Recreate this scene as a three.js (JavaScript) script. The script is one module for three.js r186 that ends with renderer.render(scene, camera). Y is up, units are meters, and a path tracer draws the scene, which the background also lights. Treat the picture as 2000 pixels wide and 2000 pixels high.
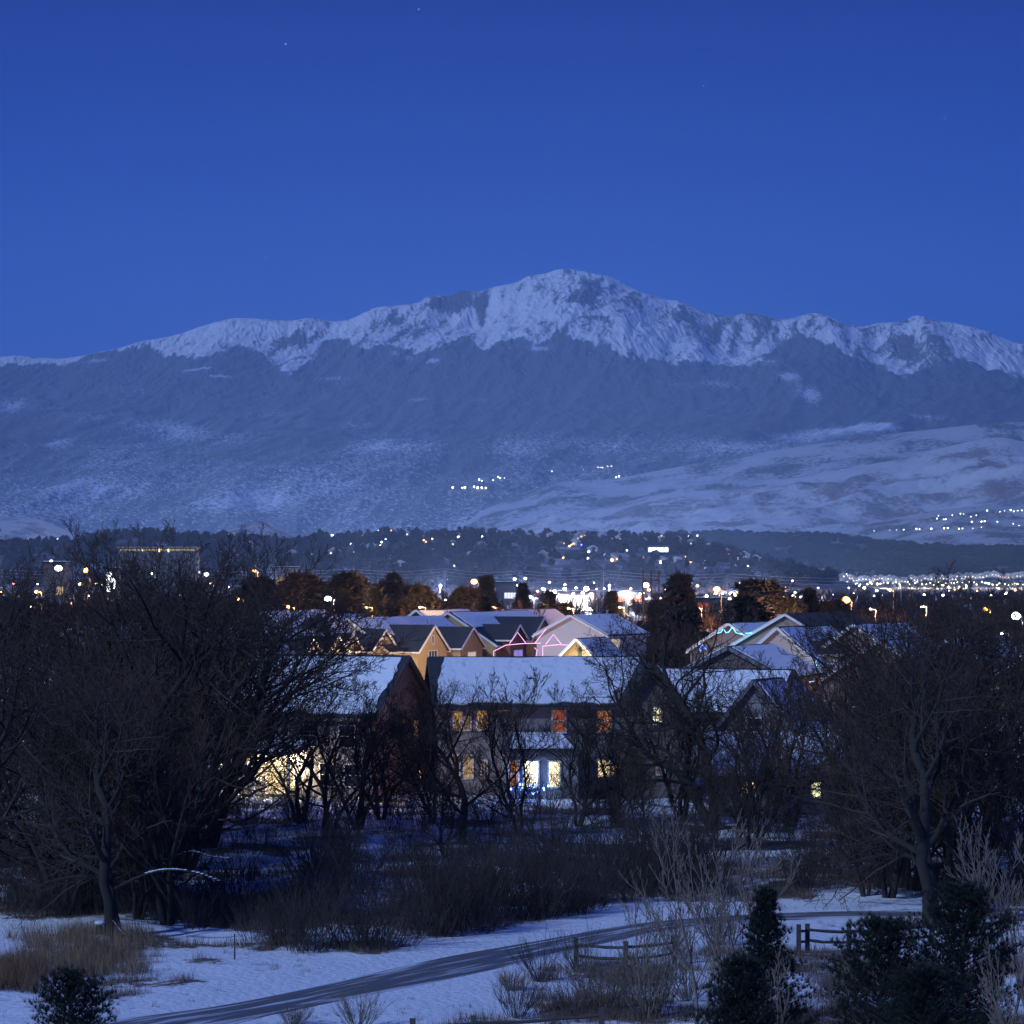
import * as THREE from 'three';
import { mergeGeometries } from 'three/addons/utils/BufferGeometryUtils.js';

// ---------------------------------------------------------------- camera
const scene = new THREE.Scene();
const F = 5671, HORIZON = 1130, EYE = 14;              // the lens in pixels of the 2000 px photograph, eye level, eye height
const camera = new THREE.PerspectiveCamera(2 * Math.atan(1000 / F) * 180 / Math.PI, 1, 1, 90000);
camera.position.set(0, EYE, 0);
camera.lookAt(0, EYE, -100);
camera.setViewOffset(2000, 2000, 0, -(HORIZON - 1000), 2000, 2000);   // a raised lens: verticals stay upright
camera.updateProjectionMatrix();

// ---------------------------------------------------------------- sky, moon, air, exposure
{
  const W = 64, H = 256, data = new Float32Array(W * H * 4);
  const stops = [[0, .012, .105, .63], [5.5, .011, .098, .59], [8.5, .002, .054, .425], [11.5, 0, .022, .275], [30, 0, .022, .275], [90, 0, .022, .275]];
  for (let j = 0; j < H; j++) {
    const up = Math.max(0, ((j + .5) / H - .5) * 180);
    let k = 0; while (k < stops.length - 2 && up > stops[k + 1][0]) k++;
    const a = stops[k], b = stops[k + 1], t = Math.min(1, (up - a[0]) / (b[0] - a[0])), below = (j + .5) / H < .5;
    for (let i = 0; i < W; i++) {
      const o = (j * W + i) * 4;
      for (let c = 0; c < 3; c++) data[o + c] = below ? [.025, .10, .6][c] : a[c + 1] + (b[c + 1] - a[c + 1]) * t;
      data[o + 3] = 1;
    }
  }
  const sky = new THREE.DataTexture(data, W, H, THREE.RGBAFormat, THREE.FloatType);
  sky.mapping = THREE.EquirectangularReflectionMapping; sky.magFilter = THREE.LinearFilter; sky.needsUpdate = true;
  scene.background = sky; scene.environment = sky;
}
const moon = new THREE.DirectionalLight(new THREE.Color().setRGB(.49, .67, 1), 2.5);
moon.position.set(-660, 560, 560); moon.target.position.set(0, 0, 0);
moon.castShadow = true; moon.shadow.radius = 6; moon.shadow.mapSize.set(4096, 4096);
Object.assign(moon.shadow.camera, { left: -250, right: 250, top: 250, bottom: -250, near: 1, far: 3000 });
scene.add(moon, moon.target);
scene.fog = new THREE.FogExp2(new THREE.Color().setRGB(.3, .55, 1), 4.3e-5);
const renderer = new THREE.WebGLRenderer({ antialias: true });
renderer.toneMapping = THREE.LinearToneMapping; renderer.toneMappingExposure = 1;
renderer.shadowMap.enabled = true;

// ---------------------------------------------------------------- helpers
const V = (x, y, z) => new THREE.Vector3(x, y, z);
const wx = (px, d) => (px - 1000) / F * d, wy = (py, d) => EYE + (HORIZON - py) / F * d;
const groundDistance = (py) => EYE * F / (py - HORIZON);
const lerp = (a, b, t) => a + (b - a) * t, clamp = (x, a = 0, b = 1) => Math.min(b, Math.max(a, x));
const smooth = (a, b, x) => { const t = clamp((x - a) / (b - a)); return t * t * (3 - 2 * t); };
function random(seed) {
  let a = seed >>> 0;
  return () => { a = (a + 0x6d2b79f5) | 0; let t = Math.imul(a ^ (a >>> 15), 1 | a); t = (t + Math.imul(t ^ (t >>> 7), 61 | t)) ^ t; return ((t ^ (t >>> 14)) >>> 0) / 4294967296; };
}
const PERM = new Uint8Array(512), GX = new Float32Array(256), GY = new Float32Array(256);
{ const r = random(77), p = [...Array(256).keys()]; for (let i = 255; i > 0; i--) { const j = Math.floor(r() * (i + 1)); [p[i], p[j]] = [p[j], p[i]]; } for (let i = 0; i < 512; i++) PERM[i] = p[i & 255]; for (let i = 0; i < 256; i++) { const a = r() * 6.2832; GX[i] = Math.cos(a); GY[i] = Math.sin(a); } }
function noise(x, y) {                                      // gradient noise, about -0.7 to 0.7
  const i = Math.floor(x), j = Math.floor(y), f = x - i, g = y - j, u = f * f * f * (f * (f * 6 - 15) + 10), v = g * g * g * (g * (g * 6 - 15) + 10);
  const a = PERM[(i & 255) + PERM[j & 255]], b = PERM[((i + 1) & 255) + PERM[j & 255]], c = PERM[(i & 255) + PERM[(j + 1) & 255]], d = PERM[((i + 1) & 255) + PERM[(j + 1) & 255]];
  const n0 = GX[a] * f + GY[a] * g, n1 = GX[b] * (f - 1) + GY[b] * g, n2 = GX[c] * f + GY[c] * (g - 1), n3 = GX[d] * (f - 1) + GY[d] * (g - 1);
  return lerp(lerp(n0, n1, u), lerp(n2, n3, u), v);
}
function fbm(x, y, n = 4) { let s = 0, a = 1; for (let k = 0; k < n; k++) { s += a * noise(x, y); x = x * 2.03 + 17.3; y = y * 2.01 + 9.1; a *= .5; } return s; }
function ridged(x, y, n = 4) { let s = 0, a = 1, t = 0; for (let k = 0; k < n; k++) { s += a * (1 - 2.2 * Math.abs(noise(x, y))); t += a; x = x * 2.07 + 5.3; y = y * 2.03 + 31.7; a *= .5; } return s / t; }
function curve(points) {                                    // piecewise smooth curve through [x, y] points
  return (x) => {
    let k = 0; while (k < points.length - 2 && x > points[k + 1][0]) k++;
    const [x0, y0] = points[k], [x1, y1] = points[k + 1], t = clamp((x - x0) / (x1 - x0));
    const p = k > 0 ? (y1 - points[k - 1][1]) / (x1 - points[k - 1][0]) : (y1 - y0) / (x1 - x0), q = k < points.length - 2 ? (points[k + 2][1] - y0) / (points[k + 2][0] - x0) : (y1 - y0) / (x1 - x0);
    const w = x1 - x0, t2 = t * t, t3 = t2 * t;
    return (2 * t3 - 3 * t2 + 1) * y0 + (t3 - 2 * t2 + t) * p * w + (3 * t2 - 2 * t3) * y1 + (t3 - t2) * q * w;
  };
}
const rgb = (r, g, b) => new THREE.Color().setRGB(r, g, b);
const mat = (r, g, b, roughness = .9, more = {}) => new THREE.MeshStandardMaterial({ color: rgb(r, g, b), roughness, side: THREE.DoubleSide, ...more });
const glows = new Map();
const glow = (r, g, b, k = 1) => { k = k > 4 ? Math.round(k) : k; const key = [r, g, b, k].join(); if (!glows.has(key)) glows.set(key, new THREE.MeshStandardMaterial({ color: rgb(.02, .02, .02), emissive: rgb(r, g, b), emissiveIntensity: k, roughness: .6 })); return glows.get(key); };
const taken = new Map();
function numbered(name) { const n = taken.get(name) || 0; taken.set(name, n + 1); return n ? name + '_' + String(n).padStart(3, '0') : name; }
function tag(o, label, category, group, kind) { o.userData = { label, category }; if (group) o.userData.group = group; if (kind) o.userData.kind = kind; return o; }
function thing(name, label, category, x = 0, y = 0, z = 0, turn = 0, group) {
  const o = new THREE.Group(); o.name = numbered(name); o.position.set(x, y, z); o.rotation.y = turn; scene.add(o);
  return tag(o, label, category, group);
}
function part(name, geometry, material, parent) {
  const m = new THREE.Mesh(geometry, material); m.name = name; m.castShadow = m.receiveShadow = true;
  (parent || scene).add(m); return m;
}
function single(name, geometry, material, label, category, group, kind) { const m = part(numbered(name), geometry, material, scene); return tag(m, label, category, group, kind); }
function copyOf(o, x, y, z, turn, scale, label) {
  const c = o.clone(); c.name = numbered(o.name.replace(/_\d{3}$/, '')); c.position.set(x, y, z); c.rotation.y = turn; c.scale.setScalar(scale); c.userData = { ...o.userData };
  if (label) c.userData.label = label;
  scene.add(c); return c;
}
function colorTexture(w, h, f) {                            // f(i, j) -> linear [r, g, b]
  const data = new Uint8Array(w * h * 4), s = (c) => 255 * (c <= .0031308 ? c * 12.92 : 1.055 * Math.pow(clamp(c), 1 / 2.4) - .055);
  for (let j = 0, o = 0; j < h; j++) for (let i = 0; i < w; i++, o += 4) { const c = f(i, j); data[o] = s(c[0]); data[o + 1] = s(c[1]); data[o + 2] = s(c[2]); data[o + 3] = 255; }
  const t = new THREE.DataTexture(data, w, h, THREE.RGBAFormat); t.colorSpace = THREE.SRGBColorSpace; t.magFilter = THREE.LinearFilter; t.minFilter = THREE.LinearFilter; t.needsUpdate = true; return t;
}
// a sheet over x, z with heights h(x, z); uv run 0..1 over the sheet
function sheet(x0, x1, nx, z0, z1, nz, h) {
  const pos = new Float32Array((nx + 1) * (nz + 1) * 3), uv = new Float32Array((nx + 1) * (nz + 1) * 2), index = [];
  for (let j = 0, k = 0; j <= nz; j++) for (let i = 0; i <= nx; i++, k++) {
    const x = lerp(x0, x1, i / nx), z = lerp(z0, z1, j / nz);
    pos[k * 3] = x; pos[k * 3 + 1] = h(x, z); pos[k * 3 + 2] = z; uv[k * 2] = i / nx; uv[k * 2 + 1] = j / nz;
    if (i < nx && j < nz) index.push(k, k + 1, k + nx + 1, k + 1, k + nx + 2, k + nx + 1);
  }
  const g = new THREE.BufferGeometry();
  g.setAttribute('position', new THREE.BufferAttribute(pos, 3)); g.setAttribute('uv', new THREE.BufferAttribute(uv, 2)); g.setIndex(index.length > 65535 ? new THREE.BufferAttribute(new Uint32Array(index), 1) : index);
  g.computeVertexNormals();
  if (g.attributes.normal.getY(Math.floor(nx / 2)) < 0) { const a = g.index.array; for (let q = 0; q < a.length; q += 3) { const t = a[q]; a[q] = a[q + 1]; a[q + 1] = t; } g.computeVertexNormals(); }
  return g;
}
// collects tubes and loose triangles into one geometry
class Builder {
  constructor() { this.p = []; this.n = []; this.i = []; }
  tube(points, radii, sides) {
    const base = this.p.length / 3, m = points.length; let ref = V(.31, .17, .93);
    for (let k = 0; k < m; k++) {
      const a = points[Math.max(0, k - 1)], b = points[Math.min(m - 1, k + 1)], d = b.clone().sub(a).normalize();
      let u = ref.clone().addScaledVector(d, -ref.dot(d)); if (u.lengthSq() < 1e-3) u = V(d.z, d.x, d.y).addScaledVector(d, -d.dot(V(d.z, d.x, d.y))); u.normalize(); ref = u;
      const v = d.clone().cross(u);
      for (let s = 0; s < sides; s++) {
        const q = s / sides * 6.283185, c = Math.cos(q), e = Math.sin(q), nx = u.x * c + v.x * e, ny = u.y * c + v.y * e, nz = u.z * c + v.z * e;
        this.p.push(points[k].x + nx * radii[k], points[k].y + ny * radii[k], points[k].z + nz * radii[k]); this.n.push(nx, ny, nz);
        if (k < m - 1) { const s2 = (s + 1) % sides, A = base + k * sides + s, B = base + k * sides + s2; this.i.push(A, B, A + sides, B, B + sides, A + sides); }
      }
    }
  }
  tri(a, b, c, n) { const base = this.p.length / 3; for (const q of [a, b, c]) { this.p.push(q.x, q.y, q.z); this.n.push(n.x, n.y, n.z); } this.i.push(base, base + 1, base + 2); }
  geometry() {
    const g = new THREE.BufferGeometry();
    g.setAttribute('position', new THREE.Float32BufferAttribute(this.p, 3)); g.setAttribute('normal', new THREE.Float32BufferAttribute(this.n, 3));
    g.setIndex(new THREE.BufferAttribute(new Uint32Array(this.i), 1)); return g;
  }
}
function box(x0, x1, y0, y1, z0, z1) { const g = new THREE.BoxGeometry(x1 - x0, y1 - y0, z1 - z0); g.translate((x0 + x1) / 2, (y0 + y1) / 2, (z0 + z1) / 2); return g; }
const merged = (list) => mergeGeometries(list.map((g) => { const q = g.index ? g.toNonIndexed() : g; for (const k of Object.keys(q.attributes)) if (k !== 'position' && k !== 'normal') q.deleteAttribute(k); return q; }));
function copies(name, geometry, material, places, label, category) {   // countless growth: one object
  if (!places.length) return; const m = new THREE.InstancedMesh(geometry, material, places.length), q = new THREE.Matrix4(), e = new THREE.Euler(), r = new THREE.Quaternion();
  places.forEach(([x, y, z, turn, sx, sy, tint], k) => { q.compose(V(x, y, z), r.setFromEuler(e.set(0, turn, 0)), V(sx, sy, sx)); m.setMatrixAt(k, q); if (tint) m.setColorAt(k, rgb(...tint)); });
  m.name = numbered(name); m.castShadow = m.receiveShadow = true; scene.add(m); return tag(m, label, category, null, 'stuff');
}
// ---------------------------------------------------------------- the big mountain, 21 km away
const structure = (o, label, category) => tag(o, label, category, null, 'structure');
const SKYLINE = [[-700, 745], [-400, 725], [-150, 702], [0, 696], [36, 694], [109, 700], [134, 698], [174, 691], [232, 679], [272, 667], [337, 655], [395, 636], [453, 621], [489, 621], [569, 625], [601, 620], [652, 627], [687, 621], [730, 601], [774, 596], [817, 590],
  [835, 578], [883, 574], [897, 565], [937, 565], [962, 558], [1009, 552], [1031, 542], [1067, 538], [1089, 531], [1122, 531], [1165, 538], [1194, 543], [1223, 558], [1252, 571], [1300, 585], [1329, 588], [1354, 600], [1380, 609], [1427, 614], [1459, 607], [1492, 613],
  [1525, 621], [1554, 618], [1583, 612], [1608, 616], [1648, 634], [1680, 637], [1717, 629], [1764, 627], [1789, 619], [1825, 627], [1858, 629], [1909, 641], [1945, 654], [1970, 665], [2000, 670], [2200, 690], [2500, 730], [2700, 750]];
const CREST = 21000, crestHeight = curve(SKYLINE.map(([x, y]) => [wx(x, CREST), wy(y, CREST)]));
const profile = curve([[-1500, .62], [-600, .86], [0, 1], [500, .915], [1100, .80], [2000, .655], [3200, .53], [4500, .425], [6000, .33], [7600, .215], [9000, .125], [10400, .05]]);
function mountainHeight(x, z) {
  const s = CREST + z, c = crestHeight(x), low = lerp(c, 1900, smooth(1200, 4500, s));
  let h = low * profile(s);
  const bend = 500 * noise(x / 2600 + 3, s / 3100), spur = ridged((x + bend + .22 * s) / 1750, s / 6200 + 2.7, 3), fine = ridged((x + bend * .6 - .12 * s) / 560, s / 1700 + 8, 3), gully = ridged((x + bend * .3 + .18 * s) / 250, s / 1300 + 4, 4);
  h += (spur - .42) * 190 * smooth(500, 4200, s) * (1 - .35 * smooth(7500, 10400, s)) + (fine - .45) * lerp(110, 26, smooth(1500, 3200, s)) * smooth(60, 2200, s) + (gully - .45) * 62 * smooth(0, 350, s);
  // two shoulders and the bowls that the snow cap shows
  const bump = (px, s0, rx, rs, a) => { const u = (x - wx(px, CREST - s0)) / rx, v = (s - s0) / rs; return a * Math.exp(-u * u - v * v); };
  h += bump(930, 620, 260, 420, -110) + bump(1090, 900, 330, 800, 70) + bump(1250, 1500, 420, 900, 95) + bump(1480, 800, 300, 600, -90) + bump(1650, 600, 170, 500, 60) + bump(1740, 800, 150, 500, -70) + bump(1830, 700, 130, 600, 60) + bump(560, 900, 260, 500, -60) + bump(1560, 2100, 380, 700, 120);
  if (s > 0) h = Math.min(h, c * (CREST - s) / CREST * .994 - 4 * smooth(0, 100, s));   // the crest is the skyline
  return lerp(h, -60, smooth(9300, 10100, s));
}
function meet(px, py, height, from, to, step = 40) {       // where the line of sight through a pixel meets a slope
  for (let d = from; d < to; d += step) if (height(wx(px, d), -d) > wy(py, d)) return V(wx(px, d), height(wx(px, d), -d), -d);
  return V(wx(px, to), height(wx(px, to), -to), -to);
}
const TREELINE = [[-300, 730], [100, 712], [232, 684], [290, 675], [301, 688], [333, 697], [399, 697], [449, 712], [463, 680], [500, 690], [530, 705], [554, 726], [585, 712], [616, 699], [630, 667], [700, 671], [716, 682], [774, 680], [850, 684], [915, 656], [948, 679], [985, 668], [1017, 656], [1040, 672], [1090, 660], [1136, 663], [1180, 678],
  [1252, 706], [1300, 706], [1365, 706], [1420, 717], [1459, 719], [1481, 703], [1520, 680], [1554, 663], [1600, 668], [1662, 697], [1717, 711], [1753, 730], [1807, 722], [1832, 710], [1880, 706], [1898, 731], [1945, 722], [2000, 740], [2300, 760]];
{
  const X0 = -6200, X1 = 6200, Z0 = -(CREST + 1300), Z1 = -(CREST - 10200), NX = 760, NZ = 420;
  const g = sheet(X0, X1, NX, Z0, Z1, NZ, mountainHeight), P = g.attributes.position;
  const line = curve(TREELINE.map(([x, y]) => { const p = meet(x, y, mountainHeight, 12500, 20990); return [p.x, p.y]; }).sort((a, b) => a[0] - b[0]).filter((p, k, all) => !k || p[0] - all[k - 1][0] > 12));
  const spots = (list) => list.map(([px, py, rx, ry, w]) => { const p = meet(px, py, mountainHeight, 11500, 20990), k = -p.z / F; return [p.x, p.y, rx * k, ry * k, w]; });
  const at = (list, x, h) => { let s = 0; for (const [cx, cy, rx, ry, w] of list) { const u = (x - cx) / rx, v = (h - cy) / ry, q = u * u + v * v; if (q < 5) s += .8 * w * Math.exp(-q); } return s; };
  const rock = spots([[905, 590, 45, 25, .9], [860, 595, 40, 25, .6], [770, 640, 60, 35, .55], [1150, 580, 45, 40, .65], [1120, 650, 80, 35, .35], [1240, 590, 25, 22, .55], [1330, 620, 45, 30, .55], [1380, 660, 40, 30, .5], [1420, 640, 50, 40, .45], [1500, 640, 40, 35, .6], [1590, 640, 45, 30, .45], [1680, 670, 40, 40, .35], [1770, 690, 35, 40, .85], [1800, 640, 25, 20, .4], [1840, 690, 16, 30, .8], [590, 675, 40, 40, .6], [470, 680, 18, 14, .8], [945, 610, 12, 50, .5], [1990, 700, 40, 20, -.2], [1040, 600, 40, 40, -.4], [1290, 660, 60, 30, -.4], [520, 640, 90, 16, -.4], [1930, 680, 60, 25, -.4]]);
  const open = spots([[20, 795, 40, 25, .55], [110, 870, 22, 14, .7], [60, 760, 60, 20, .18], [220, 760, 80, 25, .3], [170, 810, 90, 25, .35], [300, 830, 70, 20, .55], [360, 845, 60, 20, .4], [520, 810, 60, 18, .35], [450, 850, 70, 25, .3], [250, 880, 120, 50, .25], [150, 950, 140, 60, .22], [60, 690, 30, 8, .4], [190, 706, 35, 7, .6], [385, 721, 40, 5, 1], [430, 735, 25, 5, .7], [820, 780, 26, 7, .6], [940, 785, 24, 8, .4], [700, 830, 40, 20, .45], [730, 870, 60, 40, .35], [830, 870, 60, 40, .28], [1010, 880, 60, 40, .32], [1080, 850, 80, 30, .2], [1200, 870, 90, 35, .22], [1380, 870, 70, 35, .35], [1400, 750, 40, 14, .5], [1340, 755, 40, 12, .25], [1420, 785, 50, 14, .3], [1540, 735, 26, 12, .65], [1580, 775, 30, 24, .75], [1510, 705, 30, 14, .5], [1630, 845, 80, 20, .6], [1720, 832, 60, 14, .7], [1800, 815, 60, 10, .5], [1560, 855, 70, 20, .45], [1480, 870, 70, 20, .35], [845, 705, 14, 7, .9], [800, 700, 14, 12, .6], [770, 690, 10, 8, .6], [1055, 682, 22, 7, .9], [650, 740, 30, 6, .5], [600, 930, 120, 50, .14], [480, 980, 90, 30, .3], [700, 950, 80, 40, .15], [1100, 940, 120, 30, .15]]);
  const rib = (x, s) => .6 * ridged((x + .14 * s + 60 * noise(x / 300, s / 500)) / 150, s / 520 + 3, 4) + .4 * ridged((x - .1 * s) / 46, s / 170 + 7, 3);
  const W = 2048, H = 1800, r = random(5), height = (i, j) => { const x = (i + .5) / W * NX, y = (j + .5) / H * NZ, a = Math.min(NX - 1, Math.floor(x)), b = Math.min(NZ - 1, Math.floor(y)), k = b * (NX + 1) + a, u = x - a, v = y - b; return lerp(lerp(P.getY(k), P.getY(k + 1), u), lerp(P.getY(k + NX + 1), P.getY(k + NX + 2), u), v); };
  const map = colorTexture(W, H, (i, j) => {
    const x = lerp(X0, X1, (i + .5) / W), z = lerp(Z0, Z1, (j + .5) / H), s = CREST + z, h = height(i, j), grain = r() - .5;
    const rag = 70 * fbm(x / 130, s / 420 + 3, 3) + 42 * noise(x / 26, s / 160), above = smooth(-14, 14, h - line(x) + rag);
    const streak = above > 0 ? (rib(x, s) - .56) * 1.25 + .5 * fbm((x + .18 * s) / 120 + 2, s / 360, 3) + .3 * noise(x / 15, s / 46) + .35 * grain : 0;
    let snow = 0;
    if (above > 0) { const bare = at(rock, x, h) + .02 + .12 * smooth(-.1, .5, fbm(x / 300, s / 500 + 7, 2)); snow = 1 - smooth(.66 - bare * .95, .76 - bare * .92, streak + .33); }
    let seen = snow * above;
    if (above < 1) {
      const wide = fbm(x / 420 + 9, s / 700, 3), band = smooth(1100, 250, h) * .27, m = at(open, x, h) + band + .16 * wide, speck = noise(x / 8, s / 20) * .75 + noise(x / 20 + 4, s / 52) * .6 + grain * .8;  // band: snow specks low down, thickened to stand in for pale base haze
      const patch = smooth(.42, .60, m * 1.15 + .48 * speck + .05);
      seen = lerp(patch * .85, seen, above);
      const bare = lerp(.085 + .05 * (grain + .5), .11, above);  // forest tone lifted and tinted blue, haze put into the colour
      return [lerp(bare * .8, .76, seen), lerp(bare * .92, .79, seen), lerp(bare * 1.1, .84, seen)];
    }
    return [lerp(.10, .80, seen), lerp(.098, .82, seen), lerp(.105, .86, seen)];
  });
  const bump = colorTexture(2048, 1400, (i, j) => { const x = lerp(X0, X1, (i + .5) / 2048), s = CREST + lerp(Z0, Z1, (j + .5) / 1400), v = clamp(rib(x, s) * lerp(1, .18, smooth(1500, 3000, s))); return [v, v, v]; });
  bump.colorSpace = THREE.NoColorSpace;
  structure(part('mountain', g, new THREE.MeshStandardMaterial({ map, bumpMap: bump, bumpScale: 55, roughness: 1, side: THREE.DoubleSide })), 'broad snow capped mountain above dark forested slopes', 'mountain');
}
console.log('mountain done');

// ---------------------------------------------------------------- nearer ridges and hills
function ridgeLand(name, label, o) {
  const crest = curve(o.crest.map(([x, y]) => [wx(x, o.d), wy(y, o.d)])), xs = o.crest.map(([x]) => wx(x, o.d)), X0 = Math.min(...xs), X1 = Math.max(...xs);
  const height = (x, z) => {
    const s = o.d + z, c = Math.max(crest(clamp(x, X0, X1)), o.floor + 1) - o.floor, edge = smooth(X0, X0 + 200, x) * smooth(X1, X1 - 200, x);
    const f = s > 0 ? Math.pow(clamp(1 - s / o.front), o.power || 1.15) : Math.pow(clamp(1 + s / o.back), .7);
    const dent = o.relief * ((ridged((x + .4 * s) / o.grain, s / (o.grain * 1.6) + o.seed, 4) - .5) * smooth(0, o.front * .3, s) * f + .25 * (fbm(x / (o.grain * .4), s / (o.grain * .4) + o.seed, 3)) * smooth(0, o.front * .15, Math.abs(s)));
    return o.floor - 6 + 6 * edge + Math.max(-4, c * f + dent * Math.min(1, c / 40));
  };
  const g = sheet(X0, X1, o.nx, -(o.d + o.back), -(o.d - o.front), o.nz, height);
  const W = o.tw || 1024, H = o.th || 512, r = random(o.seed * 31 + 1);
  const map = colorTexture(W, H, (i, j) => { const x = lerp(X0, X1, (i + .5) / W), z = lerp(-(o.d + o.back), -(o.d - o.front), (j + .5) / H); return o.paint(x, o.d + z, height(x, z), r() - .5); });
  structure(part(name, g, new THREE.MeshStandardMaterial({ map, roughness: 1, side: THREE.DoubleSide })), label, 'hill');
  return height;
}
const SNOW = [.52, .53, .58], SCRUB = [.12, .095, .09], PINE = [.04, .045, .05];
const blend = (a, b, t) => [lerp(a[0], b[0], t), lerp(a[1], b[1], t), lerp(a[2], b[2], t)];
ridgeLand('rear_ridge', 'long smooth snowy foothill ridge sloping under the forest', {
  d: 12000, floor: 60, front: 2600, back: 900, relief: 75, grain: 620, seed: 3, nx: 300, nz: 110,
  crest: [[900, 1010], [980, 975], [1040, 955], [1082, 941], [1161, 936], [1230, 928], [1300, 915], [1434, 891], [1590, 866], [1717, 848], [1825, 836], [1916, 826], [2000, 822], [2200, 818], [2500, 830]],
  paint: (x, s, h, n) => { const m = fbm(x / 260, s / 300, 4), q = noise(x / 22, s / 30); return blend(SNOW, blend(SCRUB, PINE, .6), clamp(smooth(-.15, .4, m + .5 * q + .35 * n) * .75 + .2)); },
});
ridgeLand('front_ridge', 'bare snowy foothill ridge with rusty gullies', {
  d: 9200, floor: 40, front: 2400, back: 700, relief: 90, grain: 430, seed: 11, nx: 360, nz: 140,
  crest: [[880, 1046], [980, 1028], [1100, 1005], [1220, 980], [1300, 964], [1400, 955], [1554, 931], [1699, 906], [1771, 893], [1843, 873], [1916, 857], [1956, 853], [2000, 861], [2100, 850], [2400, 900]],
  paint: (x, s, h, n) => {
    const m = fbm(x / 190 + 4, s / 260, 4), gully = ridged((x + .4 * s) / 420, s / 672 + 11, 4), q = noise(x / 15, s / 22), red = smooth(.1, .4, fbm(x / 110, s / 240 + 8, 3) - .35 * gully + .1);
    return blend(blend(SNOW, SCRUB, clamp(smooth(-.15, .4, m + .45 * q + .35 * n) * .7 + .14)), [.2, .13, .13], .7 * red * smooth(80, 400, s));
  },
});
const benchHeight = ridgeLand('bench_hill', 'scrubby bench hill with a lit hillside neighbourhood', {
  d: 7400, floor: 20, front: 1500, back: 500, relief: 30, grain: 300, seed: 17, nx: 160, nz: 70,
  crest: [[1350, 1047], [1480, 1040], [1620, 1036], [1700, 1022], [1800, 1000], [1900, 988], [2000, 983], [2200, 975], [2400, 990]],
  paint: (x, s, h, n) => { const m = fbm(x / 120, s / 160, 4), q = noise(x / 12, s / 18); return blend(SNOW, blend(SCRUB, PINE, .5), clamp(.35 + smooth(-.2, .4, m + .5 * q + .4 * n) * .6)); },
});
const woodHeight = ridgeLand('wooded_hill', 'dark wooded hill behind the lit valley neighbourhood', {
  d: 6000, floor: 12, front: 900, back: 400, relief: 16, grain: 240, seed: 23, nx: 160, nz: 60,
  crest: [[1150, 1085], [1240, 1056], [1365, 1043], [1500, 1047], [1626, 1050], [1771, 1066], [1900, 1073], [2000, 1072], [2200, 1066], [2400, 1080]],
  paint: (x, s, h, n) => blend(PINE, SNOW, .08 + .3 * smooth(.25, .5, fbm(x / 90, s / 80, 3) + .4 * n)),
});
ridgeLand('snow_mound', 'low pale snow mound behind the treed city hill', {
  d: 6200, floor: 20, front: 800, back: 500, relief: 34, grain: 130, seed: 29, nx: 90, nz: 40, tw: 512, th: 256,
  crest: [[350, 1062], [400, 1046], [440, 1034], [470, 1022], [485, 1020], [505, 1014], [530, 1024], [550, 1034], [600, 1042], [660, 1056], [720, 1062]],
  paint: (x, s, h, n) => blend(SNOW, SCRUB, clamp(.35 + smooth(-.2, .4, fbm(x / 60, s / 70, 4) + .4 * n) * .6)),
});
ridgeLand('pale_foothill', 'hazy pale foothill beside the bare treetops', {
  d: 8200, floor: 20, front: 1200, back: 500, relief: 22, grain: 240, seed: 37, nx: 90, nz: 40, tw: 512, th: 256,
  crest: [[-300, 1000], [-100, 1006], [30, 1008], [80, 1014], [120, 1030], [180, 1050], [260, 1062]],
  paint: (x, s, h, n) => blend(SNOW, blend(SCRUB, PINE, .5), clamp(.35 + smooth(-.1, .45, fbm(x / 80, s / 90, 4) + .4 * n) * .55)),
});
const hillHeight = ridgeLand('city_hill', 'broad dark treed hill dotted with house lights', {
  d: 3500, floor: -2, front: 1350, back: 900, relief: 9, grain: 160, seed: 41, nx: 220, nz: 120, power: 1.0,
  crest: [[-500, 1068], [-100, 1066], [98, 1062], [188, 1053], [254, 1044], [301, 1042], [362, 1050], [440, 1052], [507, 1056], [580, 1062], [616, 1052], [700, 1050], [760, 1044], [840, 1046], [930, 1044], [1055, 1048], [1150, 1049], [1236, 1052], [1310, 1054], [1372, 1068], [1430, 1079], [1481, 1093], [1554, 1117], [1620, 1139], [1680, 1150]],
  paint: (x, s, h, n) => blend([.06, .052, .055], SNOW, .05 + .5 * smooth(.22, .5, fbm(x / 70, s / 90, 4) + .5 * n)),
});
// the plain that everything stands on
{
  const map = colorTexture(1024, 1024, (i, j) => { const m = fbm(i / 40, j / 40, 5), q = noise(i / 3, j / 3); return blend([.07, .06, .06], SNOW, .15 + .6 * smooth(-.1, .4, m + .4 * q)); });
  map.wrapS = map.wrapT = THREE.MirroredRepeatWrapping; map.repeat.set(30, 30);
  const g = sheet(-16000, 16000, 40, -26000, 300, 40, () => -.6);
  structure(part('plain', g, new THREE.MeshStandardMaterial({ map, roughness: 1, side: THREE.DoubleSide })), 'flat snowy plain under the city and the neighbourhoods', 'ground');
}
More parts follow.
